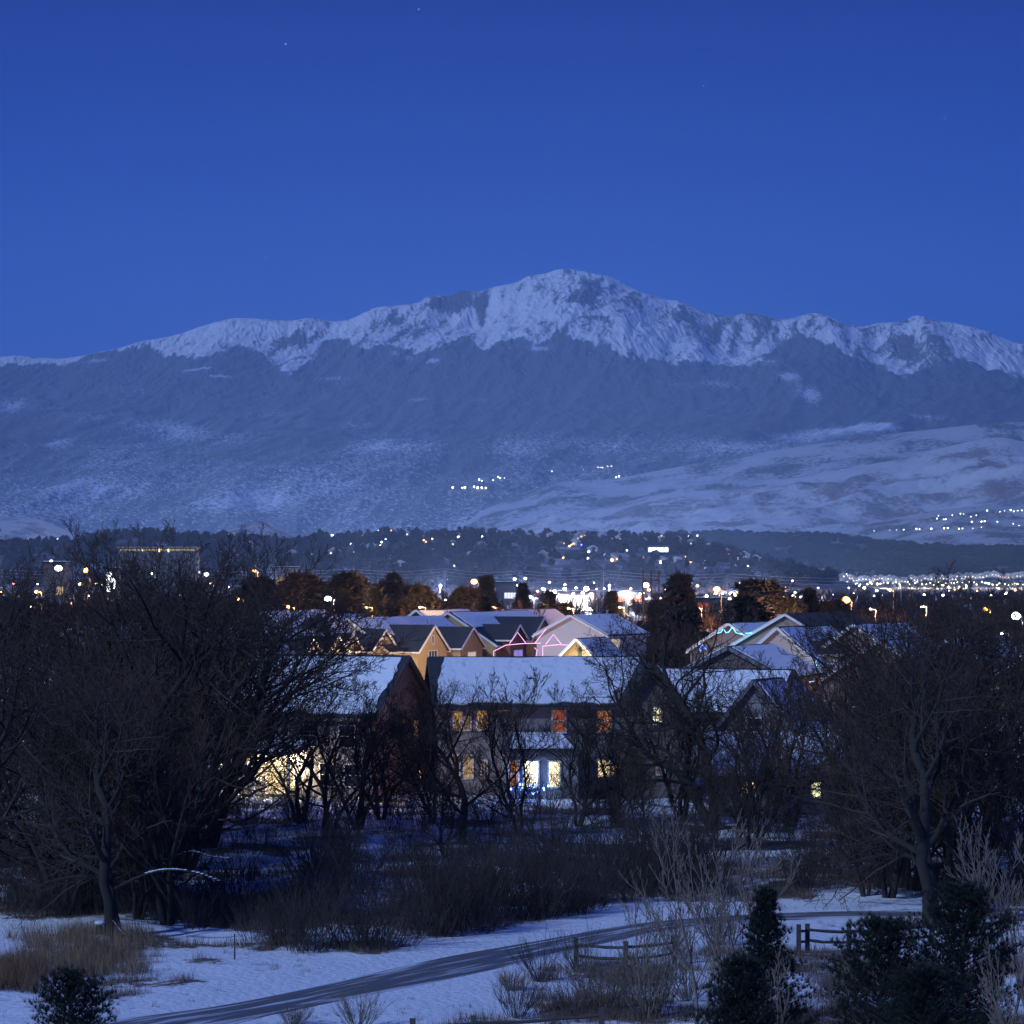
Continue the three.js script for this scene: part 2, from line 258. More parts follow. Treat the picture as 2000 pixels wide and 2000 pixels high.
// ---------------------------------------------------------------- near ground and trail
const onGround = (px, py, lift = 0) => { const d = (EYE - lift) * F / (py - HORIZON); return V(wx(px, d), lift, -d); };
const TRAIL = [[[-260, 2110], [-60, 2210]], [[0, 2032], [180, 2100]], [[224, 1990], [380, 2022]], [[400, 1967], [480, 1993]], [[550, 1940], [560, 1975]], [[736, 1898], [725, 1941]], [[861, 1870], [861, 1914]], [[1016, 1842], [1016, 1880]], [[1100, 1827], [1105, 1858]], [[1179, 1812], [1205, 1836]], [[1283, 1798], [1285, 1819]], [[1438, 1787], [1425, 1801]], [[1523, 1783], [1547, 1795]], [[1655, 1779], [1655, 1791]], [[1795, 1780], [1790, 1789]], [[1960, 1783], [1960, 1793]], [[2200, 1790], [2200, 1800]]];
const trailRows = [];
{
  const rows = TRAIL.map(([a, b]) => [onGround(...a), onGround(...b)]);
  const far = new THREE.CatmullRomCurve3(rows.map((r) => r[0])), near = new THREE.CatmullRomCurve3(rows.map((r) => r[1]));
  for (let k = 0; k <= 160; k++) trailRows.push([far.getPoint(k / 160), near.getPoint(k / 160)]);
}
function trailSide(x, z) {                                  // metres to the middle of the trail, less half its width
  let best = 1e9;
  for (let k = 0; k < trailRows.length; k += 2) { const [a, b] = trailRows[k], mx = (a.x + b.x) / 2, mz = (a.z + b.z) / 2, w = Math.hypot(a.x - b.x, a.z - b.z) / 2, q = Math.hypot(x - mx, z - mz) - Math.min(w, 2.6); if (q < best) best = q; }
  return best;
}
const GX0 = -70, GX1 = 70, GZ0 = -225, GZ1 = -62, SN = 256, sideGrid = new Float32Array((SN + 1) * (SN + 1));
for (let j = 0; j <= SN; j++) for (let i = 0; i <= SN; i++) sideGrid[j * (SN + 1) + i] = trailSide(lerp(GX0, GX1, i / SN), lerp(GZ0, GZ1, j / SN));
const beside = (x, z) => { const u = clamp((x - GX0) / (GX1 - GX0), 0, .9999) * SN, v = clamp((z - GZ0) / (GZ1 - GZ0), 0, .9999) * SN, i = Math.floor(u), j = Math.floor(v), k = j * (SN + 1) + i; return lerp(lerp(sideGrid[k], sideGrid[k + 1], u - i), lerp(sideGrid[k + SN + 1], sideGrid[k + SN + 2], u - i), v - j); };
function groundHeight(x, z) {
  const q = beside(x, z), off = smooth(-.2, 1.6, q), edge = smooth(GX0, GX0 + 8, x) * smooth(GX1, GX1 - 8, x) * smooth(GZ0, GZ0 + 8, z) * smooth(GZ1, GZ1 - 3, z);
  return -.7 + edge * (.7 + off * ((.34 * fbm(x / 9, z / 9, 3) - .03) * smooth(.5, 7, q) + .07 * noise(x / 1.3, z / 1.3) * smooth(0, 2, q) + .02 + .07 * Math.exp(-Math.pow((q - .7) / .6, 2)) * (.6 + noise(x / 1.1, z / 1.1))) - .03 * (1 - off) + .035 * noise(x / .8, z / .8) * (1 - smooth(.2, 1.2, Math.abs(q))));
}
// where dead grass and leaf litter lie bare of snow: dense under the thicket, in patches by the trail
const THICKET = [[[-40, 128], [-13, 123.5], [-6, 122], [-2, 119], [4, 123], [10, 127.5], [20, 132]], 168];
const thicketFront = curve([[-40, 135], [-22, 118], [-17, 117], [-13, 116], [-9, 110], [-6, 106], [-3, 110], [0, 114], [3, 120], [6, 124], [12, 127], [15, 128], [22, 126], [40, 128]]);
const litter = (x, z) => { const d = -z; return clamp((.54 - .2 * smooth(10, 20, d - thicketFront(x))) * smooth(0, 3.5, d - thicketFront(x) + 1.5 * noise(x / 2, z / 3)) - .55 * smooth(.15, .45, fbm(x / 10 + 3, z / 9, 2)) * smooth(3, 12, d - thicketFront(x)) + .6 * smooth(.02, .4, fbm(x / 5, z / 5 + 9, 3) + (x > 2 && z > -110 ? .14 : 0)) * smooth(1.2, 3, beside(x, z))); };
{
  const g = sheet(GX0, GX1, 300, GZ0, GZ1, 380, groundHeight), r = random(9), W = 2048, H = 2048;
  const map = colorTexture(W, H, (i, j) => {
    const x = lerp(GX0, GX1, (i + .5) / W), z = lerp(GZ0, GZ1, (j + .5) / H), n = r() - .5, l = litter(x, z);
    const m = smooth(.42, .62, l + .42 * noise(x / .45, z / .45) + .3 * noise(x / 1.6, z / 1.6) + .25 * n), stalk = .5 + n;
    return blend([.72, .74, .77], [.11 * (.6 + stalk * .6), .085 * (.6 + stalk * .6), .06 * (.6 + stalk * .6)], m * .92);
  });
  const bump = colorTexture(512, 512, (i, j) => { const t = (a) => a / 512 * 256; const v = .5 + .6 * fbm(t(i) / 8, t(j) / 8, 4); return [v, v, v]; });
  bump.colorSpace = THREE.NoColorSpace; bump.wrapS = bump.wrapT = THREE.MirroredRepeatWrapping; bump.repeat.set(14, 17);
  structure(part('snowy_ground', g, new THREE.MeshStandardMaterial({ map, bumpMap: bump, bumpScale: .07, roughness: .95, side: THREE.DoubleSide })), 'snow covered open ground with dead grass showing through', 'ground');
  // the trail: worn asphalt under streaks of packed snow and ice
  const n = trailRows.length, C = 8, pos = [], uv = [], index = []; let run = 0;
  trailRows.forEach(([a, b], k) => {
    if (k) run += a.distanceTo(trailRows[k - 1][0]) * .5 + b.distanceTo(trailRows[k - 1][1]) * .5;
    for (let c = 0; c <= C; c++) { const t = c / C; pos.push(lerp(a.x, b.x, t), -.022 + .07 * Math.pow(Math.sin(Math.PI * t), .5), lerp(a.z, b.z, t)); uv.push(t, run / 60); if (k < n - 1 && c < C) { const q = k * (C + 1) + c; index.push(q, q + 1, q + C + 1, q + 1, q + C + 2, q + C + 1); } }
  });
  const t = new THREE.BufferGeometry(); t.setAttribute('position', new THREE.Float32BufferAttribute(pos, 3)); t.setAttribute('uv', new THREE.Float32BufferAttribute(uv, 2)); t.setIndex(index); t.computeVertexNormals();
  const trail = colorTexture(256, 2048, (i, j) => {
    const a = i / 256, y = j / 2048 * 60, s = fbm(a * 7 + .15 * noise(y / 3, 2), y / 6, 4) + .35 * noise(a * 22, y / 3) + .2 * (r() - .5), lane = .24 * Math.cos((a - .52) * 6.28 * 2) + .5 * smooth(.16, 0, a) + .6 * smooth(.8, 1, a);
    return blend([.075, .075, .08], [.6, .62, .66], .08 + .85 * smooth(.02, .62, s * 1.15 + lane * .6 + .02));
  });
  trail.wrapT = THREE.MirroredRepeatWrapping;
  const shine = colorTexture(256, 1024, (i, j) => { const v = .5 + .5 * clamp(.5 + fbm(i / 30, j / 60, 3)); return [v, v, v]; }); shine.colorSpace = THREE.NoColorSpace; shine.wrapT = THREE.MirroredRepeatWrapping;
  structure(part('trail', t, new THREE.MeshStandardMaterial({ map: trail, roughnessMap: shine, roughness: .85, side: THREE.DoubleSide })), 'paved trail streaked with packed snow and ice', 'trail');
}

// ---------------------------------------------------------------- bare trees
const BARK = mat(.026, .021, .017, .95), BARK_GREY = mat(.028, .023, .019, .95), TWIG = mat(.056, .039, .028, .95), TWIG_RED = mat(.085, .052, .033, .95), PALE_BARK = mat(.2, .155, .12, .9);
function bareTree(seed, o) {                               // -> trunk and crown geometries, 1 m high at scale 1 of o.height
  const r = random(seed), thick = new Builder(), thin = new Builder(), jig = (k) => (r() - .5) * 2 * k;
  const steps = [12, 8, 5, 3, 2], sides = [10, 7, 5, 3, 3];
  function grow(p, dir, len, rad, level) {
    const n = steps[level], pts = [p.clone()], rs = [rad]; let d = dir.clone();
    for (let k = 1; k <= n; k++) {
      d.add(V(jig(o.wiggle), jig(o.wiggle * .6) + o.lift * (level ? 1 : .3) / n, jig(o.wiggle))).normalize();
      pts.push(pts[k - 1].clone().addScaledVector(d, len / n)); rs.push(Math.max(o.twig, rad * lerp(1, level < 2 ? .3 : .35, k / n) * (level < 2 ? .82 + .36 * r() : 1)));
    }
    (level < 2 ? thick : thin).tube(pts, rs, sides[level]);
    if (level >= o.levels) return;
    const count = o.kids[level] * (.75 + .5 * r()), from = level ? .18 : o.clear;
    for (let k = 0; k < count; k++) {
      const t = lerp(from, 1, (k + r()) / count), q = Math.min(n - 1e-3, t * n), i = Math.floor(q), at = pts[i].clone().lerp(pts[i + 1], q - i), here = pts[i + 1].clone().sub(pts[i]).normalize();
      const spin = (k * 2.4 + r() * 1.6), spread = lerp(o.open * 1.25, o.open * .6, t) + jig(.18);
      let u = V(.3, .1, .94).cross(here); if (u.lengthSq() < .01) u = V(1, 0, 0).cross(here); u.normalize(); const v = here.clone().cross(u);
      const side = u.multiplyScalar(Math.cos(spin)).addScaledVector(v, Math.sin(spin)), dir2 = here.clone().multiplyScalar(Math.cos(spread)).addScaledVector(side, Math.sin(spread));
      if (level === 0 && dir2.y < .1) dir2.y = .1 + .2 * r();
      const l = len * o.share[level] * (1.05 - .5 * t) * (.7 + .6 * r());
      grow(at, dir2.normalize(), l, Math.max(o.twig, lerp(rad, rad * .3, t) * (level === 0 ? .55 : .6)), level + 1);
    }
  }
  for (let s = 0; s < o.stems; s++) { const a = s / o.stems * 6.28 + r(), lean = o.stems > 1 ? .16 + .2 * r() : .05; grow(V(Math.cos(a) * o.rad * (o.stems > 1 ? .9 : 0), -.2, Math.sin(a) * o.rad * (o.stems > 1 ? .9 : 0)), V(Math.cos(a) * lean, 1, Math.sin(a) * lean).normalize(), o.height * (.72 + .12 * r()), o.rad * (s ? .7 + .3 * r() : 1), 0); }
  const a = thick.geometry(), b = thin.geometry(); a.computeBoundingBox(); b.computeBoundingBox();
  const top = Math.max(a.boundingBox.max.y, b.boundingBox.max.y), k = o.height / top; a.scale(k, k, k); b.scale(k, k, k);
  return [a, b];
}
const SPREADING = { height: 14, rad: .34, twig: .011, levels: 4, stems: 1, clear: .22, wiggle: .24, lift: .22, open: .95, kids: [10, 8, 6, 4], share: [.62, .55, .5, .5] };
const forms = [
  bareTree(101, { ...SPREADING }), bareTree(202, { ...SPREADING, stems: 2, kids: [8, 7, 6, 4], open: .85 }),
  bareTree(303, { ...SPREADING, stems: 3, rad: .26, kids: [7, 7, 6, 4], lift: .32, open: .8 }),
  bareTree(404, { ...SPREADING, height: 11, rad: .2, stems: 4, clear: .15, kids: [7, 6, 5, 4], lift: .4, open: .72, wiggle: .16 }),
  bareTree(505, { ...SPREADING, stems: 2, wiggle: .3, open: 1.0, lift: .2, kids: [9, 8, 6, 4], clear: .25, rad: .3 }),
  bareTree(606, { ...SPREADING, height: 9, rad: .15, stems: 3, kids: [8, 6, 5, 4], open: .7, lift: .35, clear: .12 }),
];
const firstOf = new Map();
function tree(form, px, d, top, label, group, bark = BARK, twig = TWIG, name = 'bare_tree') {
  const x = wx(px, d), z = -d, y = Math.max(-.6, groundHeight(x, z)) - .05, high = wy(top, d) - y, own = [14, 14, 14, 11, 14, 9][form], key = [form, bark.uuid, twig.uuid, name].join(), turn = (px * 7.3 + d * 3.1) % 6.283;
  if (!firstOf.has(key)) {
    const t = thing(name, label, 'tree', x, y, z, turn, group); t.scale.setScalar(high / own);
    part('trunk', forms[form][0], bark, t); part('crown', forms[form][1], twig, t); firstOf.set(key, t); return t;
  }
  const c = copyOf(firstOf.get(key), x, y, z, turn, high / own, label); if (group) c.userData.group = group; else delete c.userData.group; return c;
}
// single trees that stand out
tree(4, 222, 113, 1205, 'broad forked bare tree with a leaning trunk beside the bent snowy branch', null, BARK);
tree(4, 1822, 117, 1090, 'thick trunked bare cottonwood at the bend of the trail beside the fence', null, BARK_GREY);
tree(1, 20, 140, 1005, 'tall bare tree with an upright crown at the edge of the open snow slope', null);
tree(3, 352, 148, 1025, 'tallest slender bare tree standing in front of the office block', null);
tree(0, 902, 152, 1300, 'bare tree with a dark straight trunk before the yellow windows', null);
tree(5, 1012, 160, 1296, 'small open bare tree against the long snowy roof', null);
tree(4, 1392, 163, 1090, 'crooked bare tree with long arching limbs beside the long snowy roof', null, BARK_GREY);
tree(5, 1522, 168, 1270, 'thin bare tree beside the orange lit house wall', null);
// the groves
const FORM_WORDS = ['single trunked', 'twin stemmed', 'three stemmed', 'upright four stemmed', 'crooked wide armed', 'small three stemmed'];
const GROVE_A = 'bare trees of the grove before the porch house', GROVE_B = 'bare trees of the grove around the thick cottonwood', BELT = 'bare trees of the belt behind the snowy houses garden edge';
for (const [form, px, d, top0] of [[0, -60, 122, 1160], [3, 92, 128, 1240], [2, 110, 131, 1215], [3, 165, 140, 1195], [0, 262, 138, 1050], [3, 300, 126, 1190], [1, 392, 150, 1075], [3, 130, 120, 1290], [3, 330, 118, 1330], [2, 205, 150, 1185], [3, -30, 150, 1060], [3, 285, 165, 1040], [3, 318, 158, 1045], [2, 245, 160, 1045], [1, 335, 166, 1035], [2, 290, 150, 1060], [2, 418, 165, 1090], [5, 270, 119, 1400], [3, 235, 128, 1240], [3, 360, 140, 1170], [5, 170, 122, 1380]])
  tree(form, px, d, px > 225 && d > 130 ? top0 - 38 : top0, FORM_WORDS[form] + ' bare tree tangled into the dense grove before the porch house', GROVE_A, BARK, form === 3 || form === 5 ? TWIG_RED : TWIG);
for (const [form, px, d, top] of [[0, 1745, 140, 1110], [2, 1775, 134, 1125], [1, 1820, 150, 1085], [3, 1745, 150, 1150], [4, 1905, 142, 1105], [2, 1960, 130, 1200], [0, 2040, 138, 1160], [3, 1870, 128, 1260], [3, 1735, 127, 1340], [5, 1780, 130, 1350], [1, 1735, 158, 1110], [3, 1930, 150, 1140], [5, 1690, 128, 1420], [5, 1640, 150, 1430], [0, 1850, 155, 1105], [5, 1985, 124, 1420]])
  tree(form, px, d, top, FORM_WORDS[form] + ' bare tree tangled into the grove around the thick cottonwood', GROVE_B, BARK_GREY, form === 3 ? TWIG_RED : TWIG);
for (const [form, px, d, top] of [[2, 585, 166, 1300], [3, 745, 166, 1320], [3, 1200, 166, 1340], [3, 1475, 160, 1310], [2, 1545, 163, 1280], [1, 1620, 165, 1190], [5, 1440, 152, 1420], [2, 640, 157, 1310], [3, 700, 162, 1300], [5, 845, 166, 1330], [5, 1130, 165, 1330], [3, 1330, 166, 1250], [3, 1470, 150, 1390], [5, 1250, 148, 1440], [5, 870, 146, 1460], [5, 690, 142, 1490], [5, 1400, 150, 1500]])
  tree(form, px, d, top, FORM_WORDS[form] + ' bare tree in the loose belt along the garden edges', BELT, BARK, TWIG);
console.log('trees done');

// ---------------------------------------------------------------- thicket, grass
function bush(seed, o) {
  const r = random(seed), b = new Builder();
  for (let s = 0; s < o.stems; s++) {
    const a = r() * 6.28, lean = o.lean * (.3 + r()), d = V(Math.cos(a) * lean, 1, Math.sin(a) * lean).normalize(), len = o.height * (.55 + .45 * r()), p = [V(Math.cos(a) * o.base * r(), -.05, Math.sin(a) * o.base * r())];
    for (let k = 1; k <= 3; k++) { d.add(V((r() - .5) * .3, .08, (r() - .5) * .3)).normalize(); p.push(p[k - 1].clone().addScaledVector(d, len / 3)); }
    b.tube(p, [o.rad, o.rad * .8, o.rad * .6, o.rad * .35], 3);
    for (let k = 0; k < o.kids; k++) {
      const t = .25 + .75 * r(), i = Math.min(2, Math.floor(t * 3)), q = p[i].clone().lerp(p[i + 1], t * 3 - i), e = d.clone().add(V((r() - .5) * 1.5, .2 * r(), (r() - .5) * 1.5)).normalize(), l = len * (.2 + .25 * r()), m = q.clone().addScaledVector(e, l * .5);
      e.add(V(0, .25, 0)).normalize(); b.tube([q, m, m.clone().addScaledVector(e, l * .5)], [o.rad * .5, o.rad * .4, o.rad * .25], 3);
    }
  }
  return b.geometry();
}
const thicketForms = [bush(1, { stems: 26, lean: .55, height: 3.0, base: .8, rad: .016, kids: 7 }), bush(2, { stems: 34, lean: .8, height: 2.2, base: 1.0, rad: .014, kids: 6 })];
{
  const r = random(41), sets = [[], []];
  for (let k = 0; k < 1500; k++) {
    const d = lerp(104, 172, Math.pow(r(), .8)), px = lerp(-120, 2120, r()), x = wx(px, d), z = -d, into = d - thicketFront(x);
    const gap = fbm(x / 10 + 3, z / 9, 2);
    if (into < .5 || beside(x, z) < 2 || (into > 4 && gap > .12) || (px > 1500 && into > 3 && r() < .35) || (into > 14 && r() < .6) || (into > 26 && r() < .6)) continue;
    const s = lerp(.55, 1.15, r()) * lerp(.55, 1, smooth(0, 5, into)) * (px > 520 && px < 1500 ? 1.12 : .9), t = .75 + .5 * r();
    sets[k % 2].push([x, groundHeight(x, z), z, r() * 6.28, s * 1.15, s, [t, t * (.92 + .1 * r()), t * (.85 + .2 * r())]]);
  }
  copies('thicket', thicketForms[0], mat(.048, .036, .032), sets[0], 'dark tangled leafless thicket between the trail and the trees', 'thicket');
  copies('undergrowth', thicketForms[1], mat(.042, .034, .032), sets[1], 'low dark leafless undergrowth filling the thicket', 'undergrowth');
}
function tuft(seed, n, high, spread, wide) {
  const r = random(seed), b = new Builder();
  for (let k = 0; k < n; k++) {
    const a = r() * 6.28, q = spread * Math.sqrt(r()), p = V(Math.cos(a) * q, -.03, Math.sin(a) * q), lean = V((r() - .5) * .7, 1, (r() - .5) * .7).normalize(), h = high * (.5 + .6 * r()), side = V(Math.cos(a * 3), 0, Math.sin(a * 3)).multiplyScalar(wide), tip = p.clone().addScaledVector(lean, h), n2 = side.clone().cross(lean).normalize();
    b.tri(p.clone().sub(side), p.clone().add(side), tip, n2);
  }
  return b.geometry();
}
{
  const r = random(57), tall = [], low = [], weeds = [];
  for (let k = 0; k < 26000; k++) {
    const d = lerp(86, 150, r()), px = lerp(-60, 2060, r()), x = wx(px, d), z = -d, q = beside(x, z), l = litter(x, z);
    if (q < .7) continue;
    const g = fbm(x / 3.1, z / 3.1 + 5, 3), right = px > 1050 && d < 110 ? .36 : px > 500 && d < 97 ? .16 : 0;
    if (l + .5 * g + right < .46) { if (r() < .05 && g > -.1) low.push([x, groundHeight(x, z), z, r() * 6, .5 + .4 * r(), .3 + .4 * r(), [1, .9, .8]]); continue; }
    const t = .7 + .6 * r(); (r() < .55 ? low : weeds).push([x, groundHeight(x, z), z, r() * 6, .8 + .5 * r(), .6 + .7 * r(), [t, t * .95, t * .9]]);
  }
  // the stand of tall tan grass by the open snow
  for (let k = 0; k < 330; k++) { const p = onGround(165 + 150 * (r() + r() - 1), 1864 + 40 * (r() - .5) * 2), t = .8 + .5 * r(); tall.push([p.x, groundHeight(p.x, p.z), p.z, r() * 6, 1, .45 + .55 * r(), [t, t, t]]); }
  for (let k = 0; k < 200; k++) { const p = onGround(20 + 70 * (r() + r() - 1), 1905 + 55 * (r() - .5)), t = .7 + .4 * r(); tall.push([p.x, groundHeight(p.x, p.z), p.z, r() * 6, 1, .45 + .3 * r(), [t, t * .85, t * .8]]); }
  copies('tall_grass', tuft(3, 26, 1.15, .3, .009), mat(.22, .15, .085), tall, 'tall tan dead grass standing in the snow', 'grass');
  copies('dead_grass', tuft(4, 20, .38, .28, .008), mat(.16, .11, .075), low, 'short brown dead grass poking through the snow', 'grass');
  copies('weed_stalks', tuft(5, 14, .62, .25, .007), mat(.10, .078, .066), weeds, 'dark dry weed stalks along the trail', 'weed');
}
// shrubs that stand apart beside the trail
const shrubForms = [bush(11, { stems: 46, lean: .75, height: 1.5, base: .35, rad: .010, kids: 9 }), bush(12, { stems: 30, lean: .9, height: 1.9, base: .25, rad: .011, kids: 8 }), bush(13, { stems: 70, lean: .9, height: 1.0, base: .4, rad: .009, kids: 8 })];
const SAGE = mat(.17, .135, .10), DARK_SHRUB = mat(.065, .05, .05), TAN_SHRUB = mat(.24, .15, .085);
for (const [form, px, py, s, m, label] of [
  [0, 700, 2010, .9, SAGE, 'grey brown sagebrush clump at the near side of the trail'], [2, 575, 2003, .7, SAGE, 'small sagebrush clump beside the larger clump near the trail'], [1, 1055, 1920, 1.0, DARK_SHRUB, 'dark twiggy shrub with a rounded clump of tan grass beside it'],
  [2, 1000, 1935, .8, TAN_SHRUB, 'rounded tan dead grass clump beside the dark twiggy shrub'], [1, 1130, 1900, .95, DARK_SHRUB, 'dark twiggy shrub against the first fence post'], [0, 1010, 1990, 1.0, DARK_SHRUB, 'dark spreading shrub below the rounded tan clump'],
  [0, 1180, 1975, 1.5, SAGE, 'broad grey brown shrub in front of the two rail fence'], [0, 1270, 1990, 1.6, SAGE, 'tall grey brown shrub beneath the pale saplings'], [2, 1120, 1985, 1.3, SAGE, 'low wide sagebrush beside the broad shrub before the fence'], [1, 1320, 1870, 1.1, DARK_SHRUB, 'dark shrub growing through the middle fence rails'],
  [1, 1650, 1960, 1.1, SAGE, 'grey brown shrub between the two rounded pines'], [0, 1400, 1845, 1.0, DARK_SHRUB, 'dark shrub behind the columnar pine'], [2, 1990, 1900, 1.4, SAGE, 'pale brown shrub beyond the tall dark pine'], [1, 1345, 1950, 1.4, SAGE, 'twiggy grey brown shrub around the foot of the tall sapling'],
]) { const p = onGround(px, py); const o = single('shrub', shrubForms[form], m, label, 'shrub'); o.position.set(p.x, groundHeight(p.x, p.z), p.z); o.rotation.y = px; o.scale.setScalar(s); }

// pale saplings
{
  const sap = bareTree(909, { height: 6, rad: .06, twig: .0085, levels: 3, stems: 2, clear: .3, wiggle: .1, lift: .45, open: .55, kids: [11, 6, 3.5], share: [.5, .45, .45] }), sap2 = bareTree(919, { height: 5, rad: .05, twig: .0085, levels: 3, stems: 4, clear: .25, wiggle: .1, lift: .4, open: .5, kids: [7, 5, 3], share: [.5, .45, .45] });
  for (const [g, own, px, d, top, label] of [[sap, 6, 1365, 90, 1555, 'tall pale bare sapling with ascending twigs in front of the fence'], [sap2, 5, 1450, 87, 1610, 'pale many stemmed bare sapling before the columnar pine'], [sap2, 5, 1265, 92, 1720, 'small pale bare sapling above the broad shrub'], [sap, 6, 1960, 88, 1600, 'pale bare sapling leaning over the tall dark pine'], [sap2, 5, 2010, 94, 1570, 'pale bare sapling at the end of the fence'], [sap2, 5, 1500, 80, 1840, 'short pale sapling among the pine boughs'], [sap2, 5, 1990, 78, 1830, 'short pale sapling with thin arching twigs below the tall dark pine']]) {
    const y = 0, h = wy(top, d) - y, t = thing('sapling', label, 'sapling', wx(px, d), y, -d, px, null); t.scale.setScalar(h / own); part('trunk', g[0], PALE_BARK, t); part('crown', g[1], PALE_BARK, t);
  }
}

// ---------------------------------------------------------------- pines near the trail
const NEEDLE = mat(.022, .034, .022, .85), PINE_BARK = mat(.07, .05, .04), SNOW_LUMP = mat(.72, .74, .77);
function pine(seed, high, wide, shape) {
  const r = random(seed), wood = new Builder(), leaf = new Builder(), snow = [];
  const pts = [], rs = []; for (let k = 0; k <= 6; k++) { pts.push(V((r() - .5) * .06 * k, high * .97 * k / 6 - .1, (r() - .5) * .06 * k)); rs.push(lerp(.1 * high / 4, .015, k / 6)); } wood.tube(pts, rs, 7);
  const boughs = Math.round(high * 26);
  for (let b = 0; b < boughs; b++) {
    const t = (b + r()) / boughs, y = high * lerp(.08, .96, t), reach = wide / 2 * shape(t) * (.7 + .45 * r()), a = b * 2.399 + r() * .6, rise = lerp(.15, .75, t) + .2 * r(), from = V(0, y, 0), dir = V(Math.cos(a), rise * .6, Math.sin(a)).normalize();
    const p = [from]; for (let k = 1; k <= 3; k++) { dir.y += .1; dir.normalize(); p.push(p[k - 1].clone().addScaledVector(dir, reach / 3)); }
    wood.tube(p, [.022, .018, .013, .008], 4);
    const tufts = 7 + Math.round(reach * 14);
    for (let q = 0; q < tufts; q++) {
      const u = lerp(.25, 1, (q + r()) / tufts), i = Math.min(2, Math.floor(u * 3)), c = p[i].clone().lerp(p[i + 1], u * 3 - i).add(V((r() - .5) * .34, (r() - .3) * .2, (r() - .5) * .34));
      for (let n = 0; n < 30; n++) { const d = V(r() - .5, r() * .9 - .2, r() - .5).addScaledVector(dir, .4).normalize(), l = .12 + .10 * r(), s = V(d.z, .2, -d.x).normalize().multiplyScalar(.0062), nn = s.clone().cross(d).normalize(); leaf.tri(c.clone().sub(s), c.clone().add(s), c.clone().addScaledVector(d, l), nn); }
      if (false) { const g = new THREE.IcosahedronGeometry(.07 + .05 * r(), 1); g.scale(1.3, .55, 1.2); g.translate(c.x, c.y + .06, c.z); snow.push(g); }
    }
  }
  return [wood.geometry(), leaf.geometry(), snow.length ? merged(snow) : null];
}
const round = (t) => Math.pow(Math.sin(Math.PI * clamp(.18 + .8 * t)), .6), cone = (t) => lerp(1.0, .12, Math.pow(t, 1.3)) * (.85 + .15 * Math.sin(t * 30));
for (const [seed, px, d, top, wide, shape, label] of [[21, 140, 79, 1910, 2.7, round, 'small rounded green pine standing alone on the open snow'], [22, 1494, 84, 1740, 3.6, cone, 'dark columnar pine beside the many stemmed pale sapling'], [23, 1722, 83, 1806, 3.7, round, 'rounded dark pine in front of the rail fence'], [24, 1880, 82, 1738, 3.9, round, 'tall dark pine below the thick trunked cottonwood'], [25, 1445, 74, 1880, 2.6, round, 'short dark pine in front of the columnar pine'], [26, 1800, 74, 1900, 3.0, round, 'short bushy pine between the rounded pine and the tall dark pine']]) {
  const high = wy(top, d) + .1, [w, l, s] = pine(seed, high, wide, shape), t = thing('pine_tree', label, 'pine', wx(px, d), 0, -d, seed);
  part('trunk', w, PINE_BARK, t); part('foliage', l, NEEDLE, t); if (s) part('snow_clumps', s, SNOW_LUMP, t);
}

// ---------------------------------------------------------------- rail fence, fallen boughs, stump
const WOOD = mat(.075, .062, .055, .9);
function log(a, b, rad, sag, seed) { const r = random(seed), w = new Builder(), p = [], q = []; for (let k = 0; k <= 5; k++) { const t = k / 5; p.push(a.clone().lerp(b, t).add(V(0, -sag * Math.sin(Math.PI * t) + (r() - .5) * .02, (r() - .5) * .03))); q.push(rad * (.85 + .3 * r())); } w.tube(p, q, 7); return w.geometry(); }
function fence(label, posts, gaps) {
  const base = posts.map(([px, py]) => onGround(px, py)), at = base[0], t = thing('rail_fence', label, 'fence', at.x, 0, at.z);
  base.forEach((p, k) => {
    const x = p.x - at.x, z = p.z - at.z, g = groundHeight(p.x, p.z), post = new THREE.BoxGeometry(.17, 1.25, .15); post.translate(x, g + .42, z); part('post', post, WOOD, t);
    if (k < base.length - 1 && !gaps.includes(k)) { const n = base[k + 1], X = n.x - at.x, Z = n.z - at.z, gn = groundHeight(n.x, n.z); for (const h of [.82, .42]) part('rail', log(V(x - .05, g + h + .02 * (k % 3), z + .06), V(X + .05, gn + h, Z - .04), .055, .04, k * 7 + h * 100), WOOD, t); }
  });
}
fence('weathered two rail wooden fence following the bend of the trail', [[1125, 1890], [1222, 1896], [1318, 1886], [1560, 1854], [1577, 1852], [1658, 1850], [1740, 1846], [1820, 1842], [1900, 1832], [1968, 1822], [2060, 1816]], [2]);
fence('low wooden fence beside the sagebrush clump on the near bank', [[806, 2056], [925, 2050], [1080, 2046], [1175, 2044]], []);
function bough(label, points, rad, snowFrom) {
  const c = new THREE.CatmullRomCurve3(points), p = c.getPoints(28), w = new Builder(), r = random(points.length * 7 + Math.round(rad * 1000)), lumps = []; w.tube(p, p.map((_, k) => rad * lerp(1, .35, k / 28) * (.85 + .3 * r())), 7);
  for (let k = Math.round(28 * snowFrom); k < 28; k++) { if (r() < .05) continue; const g = new THREE.IcosahedronGeometry(rad * (.55 + .35 * r()) * lerp(1, .6, k / 28), 1), d = p[k + 1].distanceTo(p[k]); g.scale(Math.max(1.2, d * 1.1 / rad), .55 + .3 * r(), 1); g.translate((p[k].x + p[k + 1].x) / 2, (p[k].y + p[k + 1].y) / 2 + rad * lerp(.8, .4, k / 28), p[k].z); lumps.push(g); }
  const t = thing('fallen_bough', label, 'bough', 0, 0, 0); part('branch', w.geometry(), BARK, t); part('snow', merged(lumps), SNOW_LUMP, t);
}
const air = (px, py, d) => V(wx(px, d), wy(py, d), -d);
bough('thick bent bough carrying a long line of snow', [air(226, 1735, 112.5), air(268, 1714, 111), air(305, 1702, 111), air(340, 1699, 111), air(385, 1705, 111), air(430, 1722, 111.5)], .07, .3);
